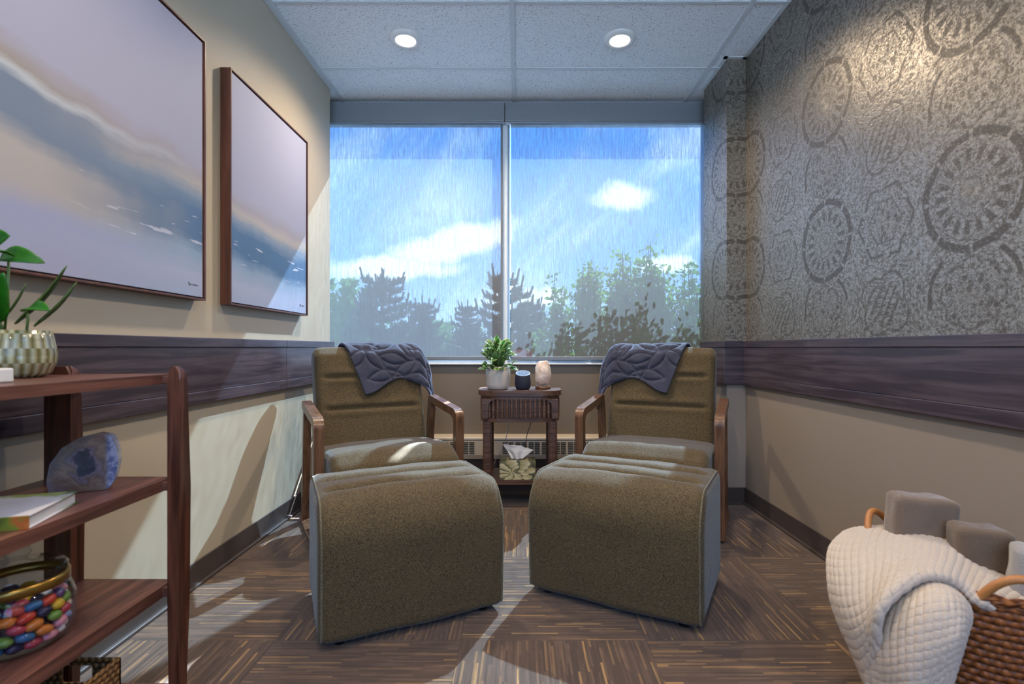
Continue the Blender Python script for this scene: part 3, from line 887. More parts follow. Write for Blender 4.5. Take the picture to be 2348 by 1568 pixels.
for k in range(130):
    a = random.uniform(0, 2*PI); el_ = random.uniform(.05, 1.0)**.7
    rad = .112*(1-el_*.5)*random.uniform(.55, 1.0); hz = .125+.165*el_*random.uniform(.7, 1.1)-(.03 if el_ < .35 else 0)
    p = Vector((rad*math.cos(a), rad*math.sin(a), hz)); b0 = Vector((p.x*.25, p.y*.25, .118))
    dirn = Vector((math.cos(a)*(1.1-el_*.6), math.sin(a)*(1.1-el_*.6), random.uniform(-.35, .55)+el_*.4)).normalized()
    tube(bs, [b0, b0.lerp(p, .5)+Vector((0, 0, .02)), p], .0016, 5)
    L = random.uniform(.034, .050)
    leafmesh(bl, p-dirn*.004, p+dirn*L, L*.78, (random.uniform(-.4, .4), random.uniform(-.8, .1), 1), .25, .25)
obj('stems', bs, M['stem'], t, smooth=True); obj('foliage', bl, M['var_leaf'], t, smooth=True)

# smart speaker
M['spk'] = simple('twilight_fabric', '#262b3a', .85, bump=.4, vs=400); M['spk_top'] = simple('speaker_top', '#4b5a72', .4); M['ring'] = simple('pale_light_ring', '#9fb4cc', .3)
t = thing('smart_speaker', 'small dark blue smart speaker with slanted top on the side table', 'speaker', ((1199-VX)/F*3.11, 3.11, .690))
bm = BM(); prof = [(0, 0), (.034, 0), (.044, .008), (.049, .03), (.049, .055), (.046, .078), (.043, .086), (0, .086)]
lathe(bm, prof, 40)
for v in bm.verts:
    if v.co.z > .04: v.co.z += (v.co.z-.04)/.046*(.012+v.co.y*.32)
obj('speaker_body', bm, M['spk'], t, auto=60)
def ontop(x, y, h=0): return Vector((x, y, .086+.012+y*.32+h))
bm = BM(); tube(bm, [ontop(.0425*math.cos(k/40*2*PI), .0425*math.sin(k/40*2*PI)) for k in range(40)], .0028, 6, closed=True); obj('light_ring', bm, M['ring'], t, smooth=True)
bm = BM(); vs = [bm.verts.new(ontop(.040*math.cos(k/32*2*PI), .040*math.sin(k/32*2*PI), .0008)) for k in range(32)]; bm.faces.new(vs); tp_ = obj('top_panel', bm, M['spk_top'], t)
for (x, y) in ((0, .02), (0, -.02), (.02, 0), (-.02, 0)):
    bm = BM(); tube(bm, [ontop(x+.005*math.cos(k/12*2*PI), y+.005*math.sin(k/12*2*PI), .0015) for k in range(12)], .0009, 4, closed=True); obj('button', bm, M['ring'], tp_)

# salt lamp
m, g, b = mat('pale_salt_crystal', '#d9c3b2', .35); x = g.obj(); n = g.noise(g.comb(x[0], x[1], x[2]), 25, 5, .65)
g.link(g.mix(n.sm(.35, .65), lin('#cbb2a2'), lin('#e6d8ca')), b.inputs['Base Color']); g.link(g.bump(n, .5, .004), b.inputs['Normal'])
b.inputs['Subsurface Weight'].default_value = .3; b.inputs['Subsurface Radius'].default_value = (.03, .015, .01); M['salt'] = m
t = thing('salt_lamp', 'unlit pale salt crystal lamp on wooden base on the side table', 'lamp', ((1245-VX)/F*3.14, 3.14, .690))
bm = BM(); lathe(bm, [(0, 0), (.044, 0), (.049, .006), (.049, .014), (.044, .020), (0, .020)], 32); obj('wooden_base', bm, M['armwood'], t, auto=40)
bm = BM(); bmesh.ops.create_icosphere(bm, subdivisions=4, radius=1)
for v in bm.verts:
    c = v.co.copy(); f = (c.z+1)/2
    hr = max(.02, math.sqrt(max(0, 1-c.z**2))); c.x *= hr**-.42; c.y *= hr**-.42
    rr = .054*(1-.24*f**2.2); k = 1+.10*mn.noise(c*1.6+Vector((3, 1, 0)))+.05*mn.noise(c*4)
    cell_ = mn.voronoi(c*1.5)[0][0]; k -= .05*cell_
    v.co = Vector((c.x*rr*k*1.0, c.y*rr*k*.9, .020+.165*(.5+.5*max(-.93, min(.86, c.z))*k) if True else 0))
    v.co.z = max(v.co.z, .021)
obj('crystal', bm, M['salt'], t, auto=22)

# cords behind the table
def cord(pts, label, m, r=.0022):
    P = [Vector(p) for p in pts]; Q = []
    for i in range(len(P)-1):
        p0, p1, p2, p3 = P[max(i-1, 0)], P[i], P[i+1], P[min(i+2, len(P)-1)]
        for k in range(8):
            f = k/8; Q.append(.5*((2*p1)+(p2-p0)*f+(2*p0-5*p1+4*p2-p3)*f*f+(3*p1-p0-3*p2+p3)*f**3))
    Q.append(P[-1]); bm = BM(); tube(bm, Q, r, 8)
    return tag(obj('power_cord', bm, m, smooth=True), label, 'cord')
cord([at(1172, 925, 3.38), at(1166, 975, 3.38), at(1160, 1005, 3.37), at(1150, 1032, 3.37), at(1138, 1052, 3.37), at(1131, 1075, 3.37), at(1132, 1112, 3.4), (-.17, 3.42, .004)], 'white power cord hanging below the side table', simple('white_cord', '#b5aca3', .5))
cord([at(1219, 925, 3.38), at(1217, 968, 3.38), at(1209, 995, 3.38), at(1206, 1020, 3.38), at(1207, 1080, 3.4), (.05, 3.42, .004)], 'black power cord hanging below the side table', M['black'])

# tissue box
def m_petals():
    m, g, b = mat('flower_print_card', '#c9bd96', .5)
    x, y, z = g.obj()
    u = (x+.01)/.1; v = (z-.055)/.055
    fl = None; col = None
    base = g.mix(g.noise(g.comb(x, y, z), 20, 3).sm(.35, .65), lin('#7f7a55'), lin('#4b4a38'))
    out = base
    for (rad, n, ph, ln) in ((1.05, 9, .2, .55), (.7, 8, .6, .5), (.38, 7, .1, .4)):
        r = (u*u*1.4+v*v).sqrt(); th = (v+.2).atan2(u+.25)
        pa = (th*n/(2*PI)+ph).fract()-.5
        inside = ((r-rad)/ln*1.6).abs().pow(2.0)+(pa*2.3).pow(2.0)
        shade = g.mix(pa.sm(-.4, .4), lin('#d9cfa6'), lin('#a69a66'))
        out = g.mix(inside.sm(.7, .9, 1.0, 0.0), out, shade)
    g.link(out, b.inputs['Base Color']); return m
t = thing('tissue_box', 'flower printed tissue box on the lower shelf of side table', 'tissue box', ((1187-VX)/F*3.07, 3.07, .1605))
bm = BM(); box(bm, -.107, .107, -.058, .058, 0, .112, .002); obj('carton', bm, m_petals(), t)
bm = BM(); vs = [bm.verts.new((.055*math.cos(k/24*2*PI)-.005, .022*math.sin(k/24*2*PI), .1125)) for k in range(24)]; bm.faces.new(vs); obj('opening', bm, M['slot'], t)
bm = BM()
def tis(u, v):
    wd = .030+.052*v**1.2
    x = -.005+(u-.5)*2*wd+.022*v*(u-.2); y = .012*math.sin(u*9+v*2)*(1-.3*v)+.01*v*mn.noise(Vector((u*4, v*3, 0)))
    z = .108+.092*v-.055*v*max(0, (u-.35))**1.2+.006*mn.noise(Vector((u*6, v*3, 2)))*v
    return Vector((x, y, z))
grid(bm, 50, 30, tis); solid(obj('tissue', bm, simple('tissue_paper', '#e8e0d8', .8, var=.02), t, smooth=True), .001, 0)

# ------------------------------------------------------------------ bookshelf at the left
SX0, SX1 = -1.225, -.912; SYF, SYN = 1.322, .55
t = thing('open_bookshelf', 'cherry wood open bookshelf with tapered posts along the left wall', 'shelf', (0, 0, 0))
def post(x0, x1, y0, s=1, z1=.897):
    # y is depth; widest at the second shelf
    prof = [(0, .030), (.30, .040), (.585, .050), (.86, .036), (z1-.012, .032), (z1, .018)]
    bm = BM(); rings = []
    for z, d_ in prof:
        yy0 = y0 if s > 0 else y0-d_
        dx = 0.0 if z < z1 else .006
        P = [(x0+dx, yy0), (x1-dx, yy0), (x1-dx, yy0+d_), (x0+dx, yy0+d_)]
        rings.append([bm.verts.new((a, b_, z)) for a, b_ in P])
    for A, B in zip(rings, rings[1:]):
        for k in range(4): bm.faces.new((A[k], A[(k+1) % 4], B[(k+1) % 4], B[k]))
    bm.faces.new(rings[0]); bm.faces.new(rings[-1])
    bmesh.ops.bevel(bm, geom=[e for e in bm.edges if abs((e.verts[0].co-e.verts[1].co).z) > .005], offset=.006, segments=3, affect='EDGES')
    return obj('post', bm, M['postwood'], t, auto=50)
post(-.898, -.866, 1.298); post(-1.213, -1.145, 1.298)
post(-.898, -.866, SYN, 1); post(-1.213, -1.145, SYN, 1)
ZS = [.876, .605, .335, .060]; TH = [.024, .028, .030, .028]
for z, h in zip(ZS, TH):
    P = roundpoly([(SX0, SYN+.0, .0), (SX0, SYF+.02, 0), (SX1-.0, SYF+.02, .004), (SX1, SYF-.01, .0), (SX1, SYN, .004)], .02)
    bm = BM(); prism(bm, [(p.x, p.y) for p in P], z-h, z, 'z', .003)
    box(bm, SX1-.002, -.870, 1.300, 1.330, z-h+.002, z-.004, .002)
    obj('shelf_board', bm, M['shelfwood'], t)

# pot on the shelf top with big leaved plant
m, g, b = mat('green_glazed_ceramic', '#8b8760', .18); x = g.obj(); ang = x[1].atan2(x[0])
zr = x[2]*30; pr = zr.floor().mod(2.0); fac = ((ang*(22/(2*PI))+pr*.5).fract()-.5).abs()
g.link(g.mix(fac.sm(.05, .45), lin('#6f6a40'), lin('#a9a98a')), b.inputs['Base Color']); g.link(g.bump(fac+(zr.fract()-.5).abs()*.6, .8, .008), b.inputs['Normal'])
b.inputs['Coat Weight'].default_value = .6; M['glaze'] = m
t = thing('potted_plant', 'broad leaved green plant in carved green glazed pot on bookshelf top', 'plant', (-1.150, 1.17, .8765))
bm = BM(); lathe(bm, [(0, 0), (.042, 0), (.056, .010), (.066, .035), (.067, .055), (.062, .085), (.057, .108), (.052, .108), (.054, .09), (0, .088)], 44); obj('pot', bm, M['glaze'], t, smooth=True)
bm = BM(); lathe(bm, [(0, .094), (.053, .094), (.053, .09)], 24); obj('soil', bm, M['soil'], t)
def L_(px, py, Y): return at(px, py, Y)-Vector((-1.150, 1.17, .8765))
def leafpart(bs, tp, wd, up, cup, bend, m='green_leaf'):
    bm = BM(); leafmesh(bm, bs, tp, wd, up, cup, bend, 12); solid(obj('leaf', bm, M[m], t, smooth=True), .0022, 0)
leafpart(L_(38, 742, 1.17), L_(153, 609, 1.16), .034, (-.6, -.7, .6), .5, -.12, 'succ')
leafpart(L_(80, 748, 1.17), L_(176, 647, 1.18), .022, (-.6, -.7, .6), .5, -.12, 'succ')
leafpart(L_(60, 712, 1.15), L_(113, 712, 1.12), .036, (0, -.6, .8), .3, .2)
leafpart(L_(-40, 585, 1.10), L_(34, 588, 1.15), .035, (0, -.5, .9), .3, .3)
leafpart(L_(2, 590, 1.17), L_(103, 603, 1.17), .044, (0, -.85, .5), .3, .3)
leafpart(L_(-40, 560, 1.12), L_(22, 540, 1.09), .052, (0, -1, .1), .15, .1)
leafpart(L_(-5, 735, 1.15), L_(8, 625, 1.10), .052, (.3, -1, .1), .15, .1)
leafpart(L_(-30, 740, 1.14), L_(-40, 640, 1.08), .045, (0, -1, .2), .15, .1)
leafpart(L_(0, 740, 1.2), L_(60, 650, 1.22), .018, (-.6, -.7, .6), .4, -.1, 'succ')
bm = BM()
for (a, b_, ) in (((10, 755), (20, 595)), ((0, 755), (-40, 585)), ((-10, 755), (-45, 560)), ((60, 755), (62, 712)), ((5, 757), (-3, 735)), ((-20, 757), (-30, 740))):
    tube(bm, [L_(a[0], a[1]+12, 1.17), L_((a[0]+b_[0])/2+3, (a[1]+b_[1])/2, 1.16), L_(b_[0], b_[1], 1.16)], .0026, 6)
obj('stems', bm, M['stem'], t, smooth=True)
# small white box at the shelf edge
bm = BM(); box(bm, -.045, .045, -.03, .03, 0, .028, .003); o = obj('white_box', bm, M['white'], loc=(-1.052, .985, .8765)); tag(o, 'small white box beside the glazed pot on the bookshelf top', 'box')

# geode
m, g, b = mat('agate_geode', '#6a5f70', .3); x = g.obj()
n = g.noise(g.comb(x[0], x[1], x[2]), 14, 4, .6, .8); n2 = g.noise(g.comb(x[0]+1, x[1], x[2]), 70, 3)
rr = ((x[0]-.012)*(x[0]-.012)*1.5+(x[2]-.062)*(x[2]-.062)).sqrt()+(n-.5)*.16
front = x[1]; c = g.ramp(rr*11, [(0, lin('#120f1c')), (.20, lin('#1d1930')), (.27, lin('#665868')), (.36, lin('#54453f')), (.5, lin('#6e5c50')), (.75, lin('#5c4b42')), (1, lin('#665a60'))])
sidec = g.mix(n2.sm(.4, .6), lin('#4b5680'), lin('#8a90ac'))
g.link(g.mix(x[0].sm(.038, .050), c, sidec), b.inputs['Base Color']); g.link(g.bump(n2+n, .4, .003), b.inputs['Normal']); M['geode'] = m
bm = BM(); out = [(-.062, 0), (-.066, .03), (-.060, .07), (-.040, .105), (-.005, .128), (.030, .136), (.052, .128), (.062, .10), (.066, .06), (.058, .02), (.048, 0)]
P = roundpoly([(a, b_, .012) for a, b_ in out], .006)
A = [bm.verts.new((p.x*(1+.02*mn.noise(Vector((p.x*60, p.y*60, 0)))), -.022, p.y)) for p in P]; B = [bm.verts.new((p.x*.97, .030, p.y*.97)) for p in P]
bm.faces.new(A); bm.faces.new(B)
for k in range(len(P)): bm.faces.new((A[k], A[(k+1) % len(P)], B[(k+1) % len(P)], B[k]))
o = obj('geode', bm, M['geode'], auto=40, loc=(-1.035, 1.215, .6065), rot=(0, 0, R(28))); tag(o, 'polished purple grey agate geode with dark centre standing on the bookshelf', 'crystal')
# book
m, g, b = mat('photo_cover', '#c8c6d2', .25); x = g.obj(); n = g.noise(g.comb(x[0], x[1], x[2]), 12, 4)
gr = g.mix(n.sm(.4, .6), lin('#3c5c1c'), lin('#8fa056')); sk_ = g.mix(n, lin('#b9bac8'), lin('#dadbe4'))
g.link(g.mix((x[1]*5+x[0]*2+n*.8).sm(.78, .95), sk_, gr), b.inputs['Base Color']); M['cover'] = m
m, g, b = mat('photo_spine', '#7a6a20', .35); x = g.obj(); n = g.noise(g.comb(x[0]*1.0, x[1], x[2]), 22, 3)
g.link(g.ramp(n, [(.3, lin('#2e3a14')), (.5, lin('#6f7a1e')), (.62, lin('#a85a20')), (.8, lin('#c28a4a'))]), b.inputs['Base Color']); M['spine'] = m
t = thing('book', 'hardcover book with pale sky and green landscape cover lying flat on bookshelf', 'book', (-1.061, .997, .6055), R(17))
bm = BM(); box(bm, -.16, .125, -.085, .085, .023, .026, .0008); box(bm, -.16, .125, -.085, .085, 0, .003, .0008); obj('cover', bm, M['cover'], t)
bm = BM(); box(bm, -.158, .121, -.081, .081, .003, .023); obj('page_block', bm, simple('page_edges', '#c9cfd6', .7), t)
bm = BM(); box(bm, -.16, .125, -.088, -.085, 0, .026, .0008); obj('spine', bm, M['spine'], t)

# jar of wrapped sweets / stones
t = thing('glass_jar', 'round glass jar with brass rimmed lid on third bookshelf board', 'jar', (-1.035, 1.05, .3355))
M['jarglass'] = m_glass('jar_glass', (.93, .96, .98, 1), 1.4); M['brass'] = simple('aged_brass', '#9a7a3a', .3, .8)
bm = BM(); lathe(bm, [(0, .002), (.07, .002), (.086, .012), (.092, .04), (.092, .085), (.084, .110), (.074, .120), (.072, .120), (.082, .108), (.089, .085), (.089, .04), (.083, .014), (.07, .006), (0, .006)], 48); obj('jar_body', bm, M['jarglass'], t, smooth=True)
bm = BM(); lathe(bm, [(.078, .118), (.083, .118), (.083, .136), (.078, .138)], 48); rim_ = obj('lid_rim', bm, M['brass'], t, smooth=True)
bm = BM(); lathe(bm, [(.078, .137), (.080, .150), (.072, .158), (.03, .162), (.018, .165), (.014, .175), (.022, .186), (.018, .196), (0, .198)], 40); rim_.parent = obj('lid', bm, M['jarglass'], t, smooth=True)
random.seed(4); cols = ['#b23a4c', '#d98a9a', '#e0c9b0', '#2f5f8a', '#5a3a6a', '#d0742e', '#6f8f3a', '#c25a8a', '#e4dfe2', '#2a2440', '#c23a2a', '#8a9ac8', '#d8a830']
ms = [simple('tumbled_stone', c, .25) for c in cols]
src = []
for k, m_ in enumerate(ms[:13]):
    bm = BM(); bmesh.ops.create_icosphere(bm, subdivisions=2, radius=1)
    for v in bm.verts: v.co = v.co*(1+.15*mn.noise(v.co*1.3+Vector((k, 0, 0)))); v.co.x *= .0165; v.co.y *= .012; v.co.z *= .010
    me = bpy.data.meshes.new('tumbled_stone')
    for p in bm.faces: p.smooth = True
    bm.to_mesh(me); bm.free(); me.materials.append(m_); src.append(me)
cn = ['crimson', 'pink', 'cream', 'blue', 'violet', 'orange', 'olive green', 'magenta', 'white', 'near black', 'red', 'pale blue', 'yellow']
layers = [(.018, .066, 'bottom'), (.037, .073, 'second'), (.056, .073, 'middle'), (.074, .071, 'fourth'), (.091, .066, 'top')]
for li, (z, rad, ln) in enumerate(layers):
    for (rr_, n) in ((rad, 15), (rad*.62, 9), (rad*.25, 3)):
        if rr_ < rad and ln != 'top': continue
        for k in range(n):
            a = 2*PI*(k+.5*(li % 2))/n+random.uniform(-.05, .05); ci = random.randrange(13)
            o = bpy.data.objects.new('tumbled_stone', src[ci]); COL.objects.link(o)
            o.location = (-1.035+rr_*math.cos(a), 1.05+rr_*math.sin(a), .3355+z); o.rotation_euler = (random.uniform(-.3, .3), random.uniform(-.3, .3), a+PI/2+random.uniform(-.4, .4))
            lb = 'small %s polished stone in the %s layer inside the glass jar' % (cn[ci], ln)
            tag(o, lb, 'stone', '%s stones in the %s layer of the glass jar' % (cn[ci], ln))

# wicker basket on lowest shelf
M['wick2'] = m_wicker('brown_seagrass', '#5b3d20', '#a97f4d', False, rows=70)
bm = BM(); X0, X1, Y0, Y1, Z0, Z1, tk = -1.17, -.965, .93, 1.235, .061, .195, .010
box(bm, X0, X1, Y0, Y1, Z0, Z0+tk, .002); box(bm, X0, X0+tk, Y0, Y1, Z0, Z1, .003); box(bm, X1-tk, X1, Y0, Y1, Z0, Z1, .003); box(bm, X0, X1, Y0, Y0+tk, Z0, Z1, .003)
xa, xb = -1.105, -1.03
box(bm, X0, xa, Y1-tk, Y1, Z0, Z1, .003); box(bm, xb, X1, Y1-tk, Y1, Z0, Z1, .003); box(bm, xa-.002, xb+.002, Y1-tk, Y1, Z0, .135, .003); box(bm, xa-.002, xb+.002, Y1-tk, Y1, .178, Z1, .003)
o = obj('wicker_tray', bm, M['wick2']); tag(o, 'brown woven open basket with hand hole on the lowest bookshelf board', 'basket')

# ------------------------------------------------------------------ laundry basket, towels, blanket at the right
BC = Vector((1.090, 1.215, 0)); RIM = .425
M['wick'] = m_wicker('rattan', '#552a10', '#9a5a28', True, 60, 66); M['rope'] = simple('wrapped_cane', '#a86f3c', .5, bump=.5, vs=120)
t = thing('wicker_basket', 'tall brown wicker basket with hoop handles by the right wall', 'basket', BC)
def wv(r, z, a): return r+.0035*math.sin(a*30+(PI if int(z/.014) % 2 else 0))
prof = [(0, .004), (.165, .004), (.172, .0)]+[(.172+.045*(z/RIM), z) for z in [k*.014 for k in range(1, 31)]]+[(.207, RIM)]+[(.205-.045*(1-z/RIM), z) for z in (.35, .2, .05)]+[(0, .03)]
bm = BM(); lathe(bm, prof, 180, (0, 0, 0), 1, 1, lambda r, z, a: wv(r, z, a) if .01 < z < .42 and r > .17 else r); obj('woven_body', bm, M['wick'], t, smooth=True)
bm = BM()
for s in (0, PI/1):
    tube(bm, [((.214+.005*math.cos(k*.9+s))*math.cos(k/120*2*PI), (.214+.005*math.cos(k*.9+s))*math.sin(k/120*2*PI), RIM+.004+.006*math.sin(k*.9+s)) for k in range(120)], .007, 6, closed=True)
obj('braided_rim', bm, M['wick'], t, smooth=True)
def handle(ac, label):
    pts = []
    for k in range(25):
        f = k/24; a = ac+(f-.5)*.62; r = .214+.018*math.sin(f*PI)
        pts.append((r*math.cos(a), r*math.sin(a), RIM-.02+.082*math.sin(f*PI)**.7))
    bm = BM(); tube(bm, pts, lambda q: .0085, 10); obj('handle', bm, M['rope'], t, smooth=True)
handle(R(-114), ''); handle(R(115), '')
# rolled towels
M['towel'] = [simple('grey_brown_terry', '#6b5b4d', .95, bump=.8, vs=220, Sheen_Weight=.4), simple('grey_brown_terry_dark', '#5f4f40', .95, bump=.8, vs=220, Sheen_Weight=.3), simple('cool_grey_terry', '#8b8886', .95, bump=.8, vs=220, Sheen_Weight=.4)]
def towel(c, tilt, w, dpt, h, m_, label):
    bm = BM(); P = roundpoly([(-w/2, -dpt/2, dpt*.26), (w/2, -dpt/2, dpt*.26), (w/2, dpt/2, dpt*.26), (-w/2, dpt/2, dpt*.26)], .008)
    cen = Vector((0, 0)); rings = []; nz = 60
    zs = [h*(k/nz) for k in range(nz+1)]+[h+.0]
    prof_ = []
    for k in range(nz+1):
        z = h*k/nz; e = z-(h-.014); ins = 0 if e < 0 else .014-math.sqrt(max(0, .014**2-e*e))
        prof_.append((z, ins))
    for z, ins in prof_:
        N = normals2(P)
        rings.append([bm.verts.new((p.x-n.x*ins+.003*mn.noise(Vector((p.x*25, p.y*25, z*20))), p.y-n.y*ins+.003*mn.noise(Vector((p.x*25+4, p.y*25, z*20))), z+(.006*mn.noise(Vector((p.x*20, p.y*20, 0))) if z > h*.9 else 0))) for p, n in zip(P, N)])
    n = len(P)
    for A, B in zip(rings, rings[1:]):
        for k in range(n): bm.faces.new((A[k], A[(k+1) % n], B[(k+1) % n], B[k]))
    bm.faces.new(rings[0])
    cz = bm.verts.new((0, 0, h-.006))
    for k in range(n): bm.faces.new((rings[-1][k], rings[-1][(k+1) % n], cz))
    o = obj('folded_towel', bm, m_, smooth=True, loc=c, rot=tilt); tag(o, label, 'towel', 'folded grey towels standing in the basket')
towel((1.030, 1.335, .06), (R(0), R(3), R(-8)), .150, .075, .50, M['towel'][0], 'tallest brown grey towel standing leftmost in the wicker basket')
towel((1.095, 1.235, .10), (R(0), R(3), R(-14)), .115, .075, .415, M['towel'][1], 'darker brown grey towel in the middle of the wicker basket')
towel((1.105, 1.12, .10), (R(-3), R(6), R(-35)), .105, .080, .405, M['towel'][2], 'pale cool grey towel standing rightmost in the wicker basket')

def cr(p0, p1, p2, p3, f): return .5*((2*p1)+(p2-p0)*f+(2*p0-5*p1+4*p2-p3)*f*f+(3*p1-p0-3*p2+p3)*f**3)
def curve_at(P, t):
    n = len(P)-1; x = min(max(t, 0), 1)*n; i = min(int(x), n-1); f = x-i
    q = lambda k: P[k] if 0 <= k <= n else (P[0]*2-P[1] if k < 0 else P[n]*2-P[n-1])
    return cr(q(i-1), q(i), q(i+1), q(i+2), f)
def net(bm, cols_, nu, nv, cu, cv, amp=.005, seed=0):
    cols_ = [[at(*p) for p in c] for c in cols_]
    base = [[curve_at([curve_at(c, j/nv) for c in cols_], i/nu) for j in range(nv+1)] for i in range(nu+1)]
    def nrm(i, j):
        a = base[min(i+1, nu)][j]-base[max(i-1, 0)][j]; b_ = base[i][min(j+1, nv)]-base[i][max(j-1, 0)]
        n = a.cross(b_); return n.normalized() if n.length > 1e-9 else Vector((0, -1, 0))
    sg = 1 if nrm(nu//2, nv//2).dot(Vector((-.25, -1, .6))) > 0 else -1
    vs = []
    for i in range(nu+1):
        row = []
        for j in range(nv+1):
            n = nrm(i, j)
            n = n*sg
            u = i/nu*cu+.25*mn.noise(Vector((j/nv*4, i/nu*2, seed))); v = j/nv*cv+.25*mn.noise(Vector((i/nu*4, j/nv*3, seed+5)))
            rib = (abs(math.sin(u*PI))**.5)*(.55+.45*abs(math.sin(v*PI))**.5)
            row.append(bm.verts.new(base[i][j]+n*(amp*rib+.004*mn.noise(Vector((i/nu*3, j/nv*3, seed))))))
        vs.append(row)
    for i in range(nu):
        for j in range(nv): bm.faces.new((vs[i][j], vs[i+1][j], vs[i+1][j+1], vs[i][j+1]))
bm = BM()
band = [
 [(1935, 1222, 1.40), (1903, 1262, 1.34), (1902, 1330, 1.27), (1925, 1420, 1.22), (1965, 1510, 1.18), (2020, 1640, 1.15)],
 [(1960, 1216, 1.41), (1932, 1270, 1.29), (1935, 1340, 1.20), (1955, 1430, 1.14), (1985, 1520, 1.12), (2030, 1650, 1.10)],
 [(2005, 1211, 1.41), (1985, 1265, 1.25), (1985, 1335, 1.15), (1992, 1410, 1.09), (2005, 1480, 1.08), (2035, 1600, 1.10)],
 [(2075, 1206, 1.41), (2052, 1250, 1.25), (2045, 1300, 1.14), (2035, 1350, 1.07), (2020, 1395, 1.05), (2010, 1420, 1.08)],
 [(2130, 1210, 1.39), (2112, 1245, 1.25), (2105, 1280, 1.16), (2100, 1310, 1.09), (2095, 1330, 1.07), (2085, 1340, 1.11)],
 [(2190, 1235, 1.34), (2172, 1265, 1.22), (2165, 1290, 1.15), (2160, 1310, 1.09), (2155, 1322, 1.07), (2140, 1322, 1.12)],
 [(2240, 1280, 1.27), (2228, 1302, 1.19), (2220, 1322, 1.13), (2212, 1340, 1.08), (2205, 1348, 1.07), (2192, 1340, 1.12)],
 [(2305, 1322, 1.20), (2290, 1340, 1.14), (2275, 1358, 1.09), (2262, 1375, 1.05), (2250, 1385, 1.05), (2240, 1380, 1.10)],
 [(2375, 1370, 1.14), (2362, 1382, 1.10), (2345, 1395, 1.06), (2330, 1405, 1.04), (2325, 1402, 1.05), (2322, 1398, 1.08)],
]
net(bm, band, 300, 200, 27, 19, .0045, 0)
lobe = [
 [(2060, 1345, 1.13), (2010, 1405, 1.13), (1985, 1480, 1.13), (1990, 1560, 1.12), (2020, 1680, 1.11)],
 [(2080, 1337, 1.13), (2050, 1400, 1.07), (2035, 1490, 1.05), (2045, 1580, 1.05), (2060, 1690, 1.06)],
 [(2110, 1330, 1.13), (2105, 1385, 1.03), (2095, 1480, 1.00), (2092, 1580, 1.00), (2095, 1690, 1.02)],
 [(2140, 1330, 1.13), (2160, 1370, 1.01), (2160, 1460, .975), (2140, 1560, .985), (2125, 1690, 1.00)],
 [(2165, 1335, 1.13), (2200, 1378, 1.02), (2200, 1445, .975), (2175, 1530, .985), (2140, 1660, 1.00)],
 [(2185, 1348, 1.14), (2218, 1398, 1.05), (2212, 1460, 1.02), (2180, 1540, 1.02), (2145, 1640, 1.04)],
]
net(bm, lobe, 220, 230, 17, 20, .0045, 9)
o = obj('waffle_blanket', bm, M['knit'], smooth=True); tag(o, 'cream waffle knit blanket spilling over the wicker basket', 'blanket'); solid(o, .010, 0)

# ------------------------------------------------------------------ outside: ground and trees
GZ = -1.0
M['ground_bounce'] = simple('pale_bounce_ground', '#a4abb2', .9, var=.1, vs=3, bump=.3)  # ground colour made pale to bounce extra sunlight up to the ceiling
bm = BM(); box(bm, -40, 40, YW+.3, 70, GZ-.1, GZ); o = struct('ground_outside', bm, M['ground_bounce'])
def m_fol(name, a, c, tl):
    m, g, b = mat(name, a, .7); x, y, z = g.world(); n = g.noise(g.comb(x, y, z), 3.0, 3)
    cc = g.mix(n, lin(a), lin(c)); g.link(cc, b.inputs['Base Color'])
    b.inputs['Specular IOR Level'].default_value = .2; t_ = g.new('ShaderNodeBsdfTranslucent'); g.link(cc, t_.inputs[0]); mx = g.new('ShaderNodeMixShader'); mx.inputs[0].default_value = tl
    g.link(b.outputs[0], mx.inputs[1]); g.link(t_.outputs[0], mx.inputs[2]); g.link(mx.outputs[0], m.node_tree.nodes['Material Output'].inputs[0]); return m
M['pine'] = m_fol('pine_needles', '#26382f', '#46594a', .2); M['leafy'] = m_fol('poplar_leaves', '#4d7a3c', '#8db06a', .5); M['shrubf'] = m_fol('shrub_leaves', '#3a6428', '#86b04a', .5)
M['bark'] = simple('bark', '#3a2f28', .9, bump=.5, vs=12)
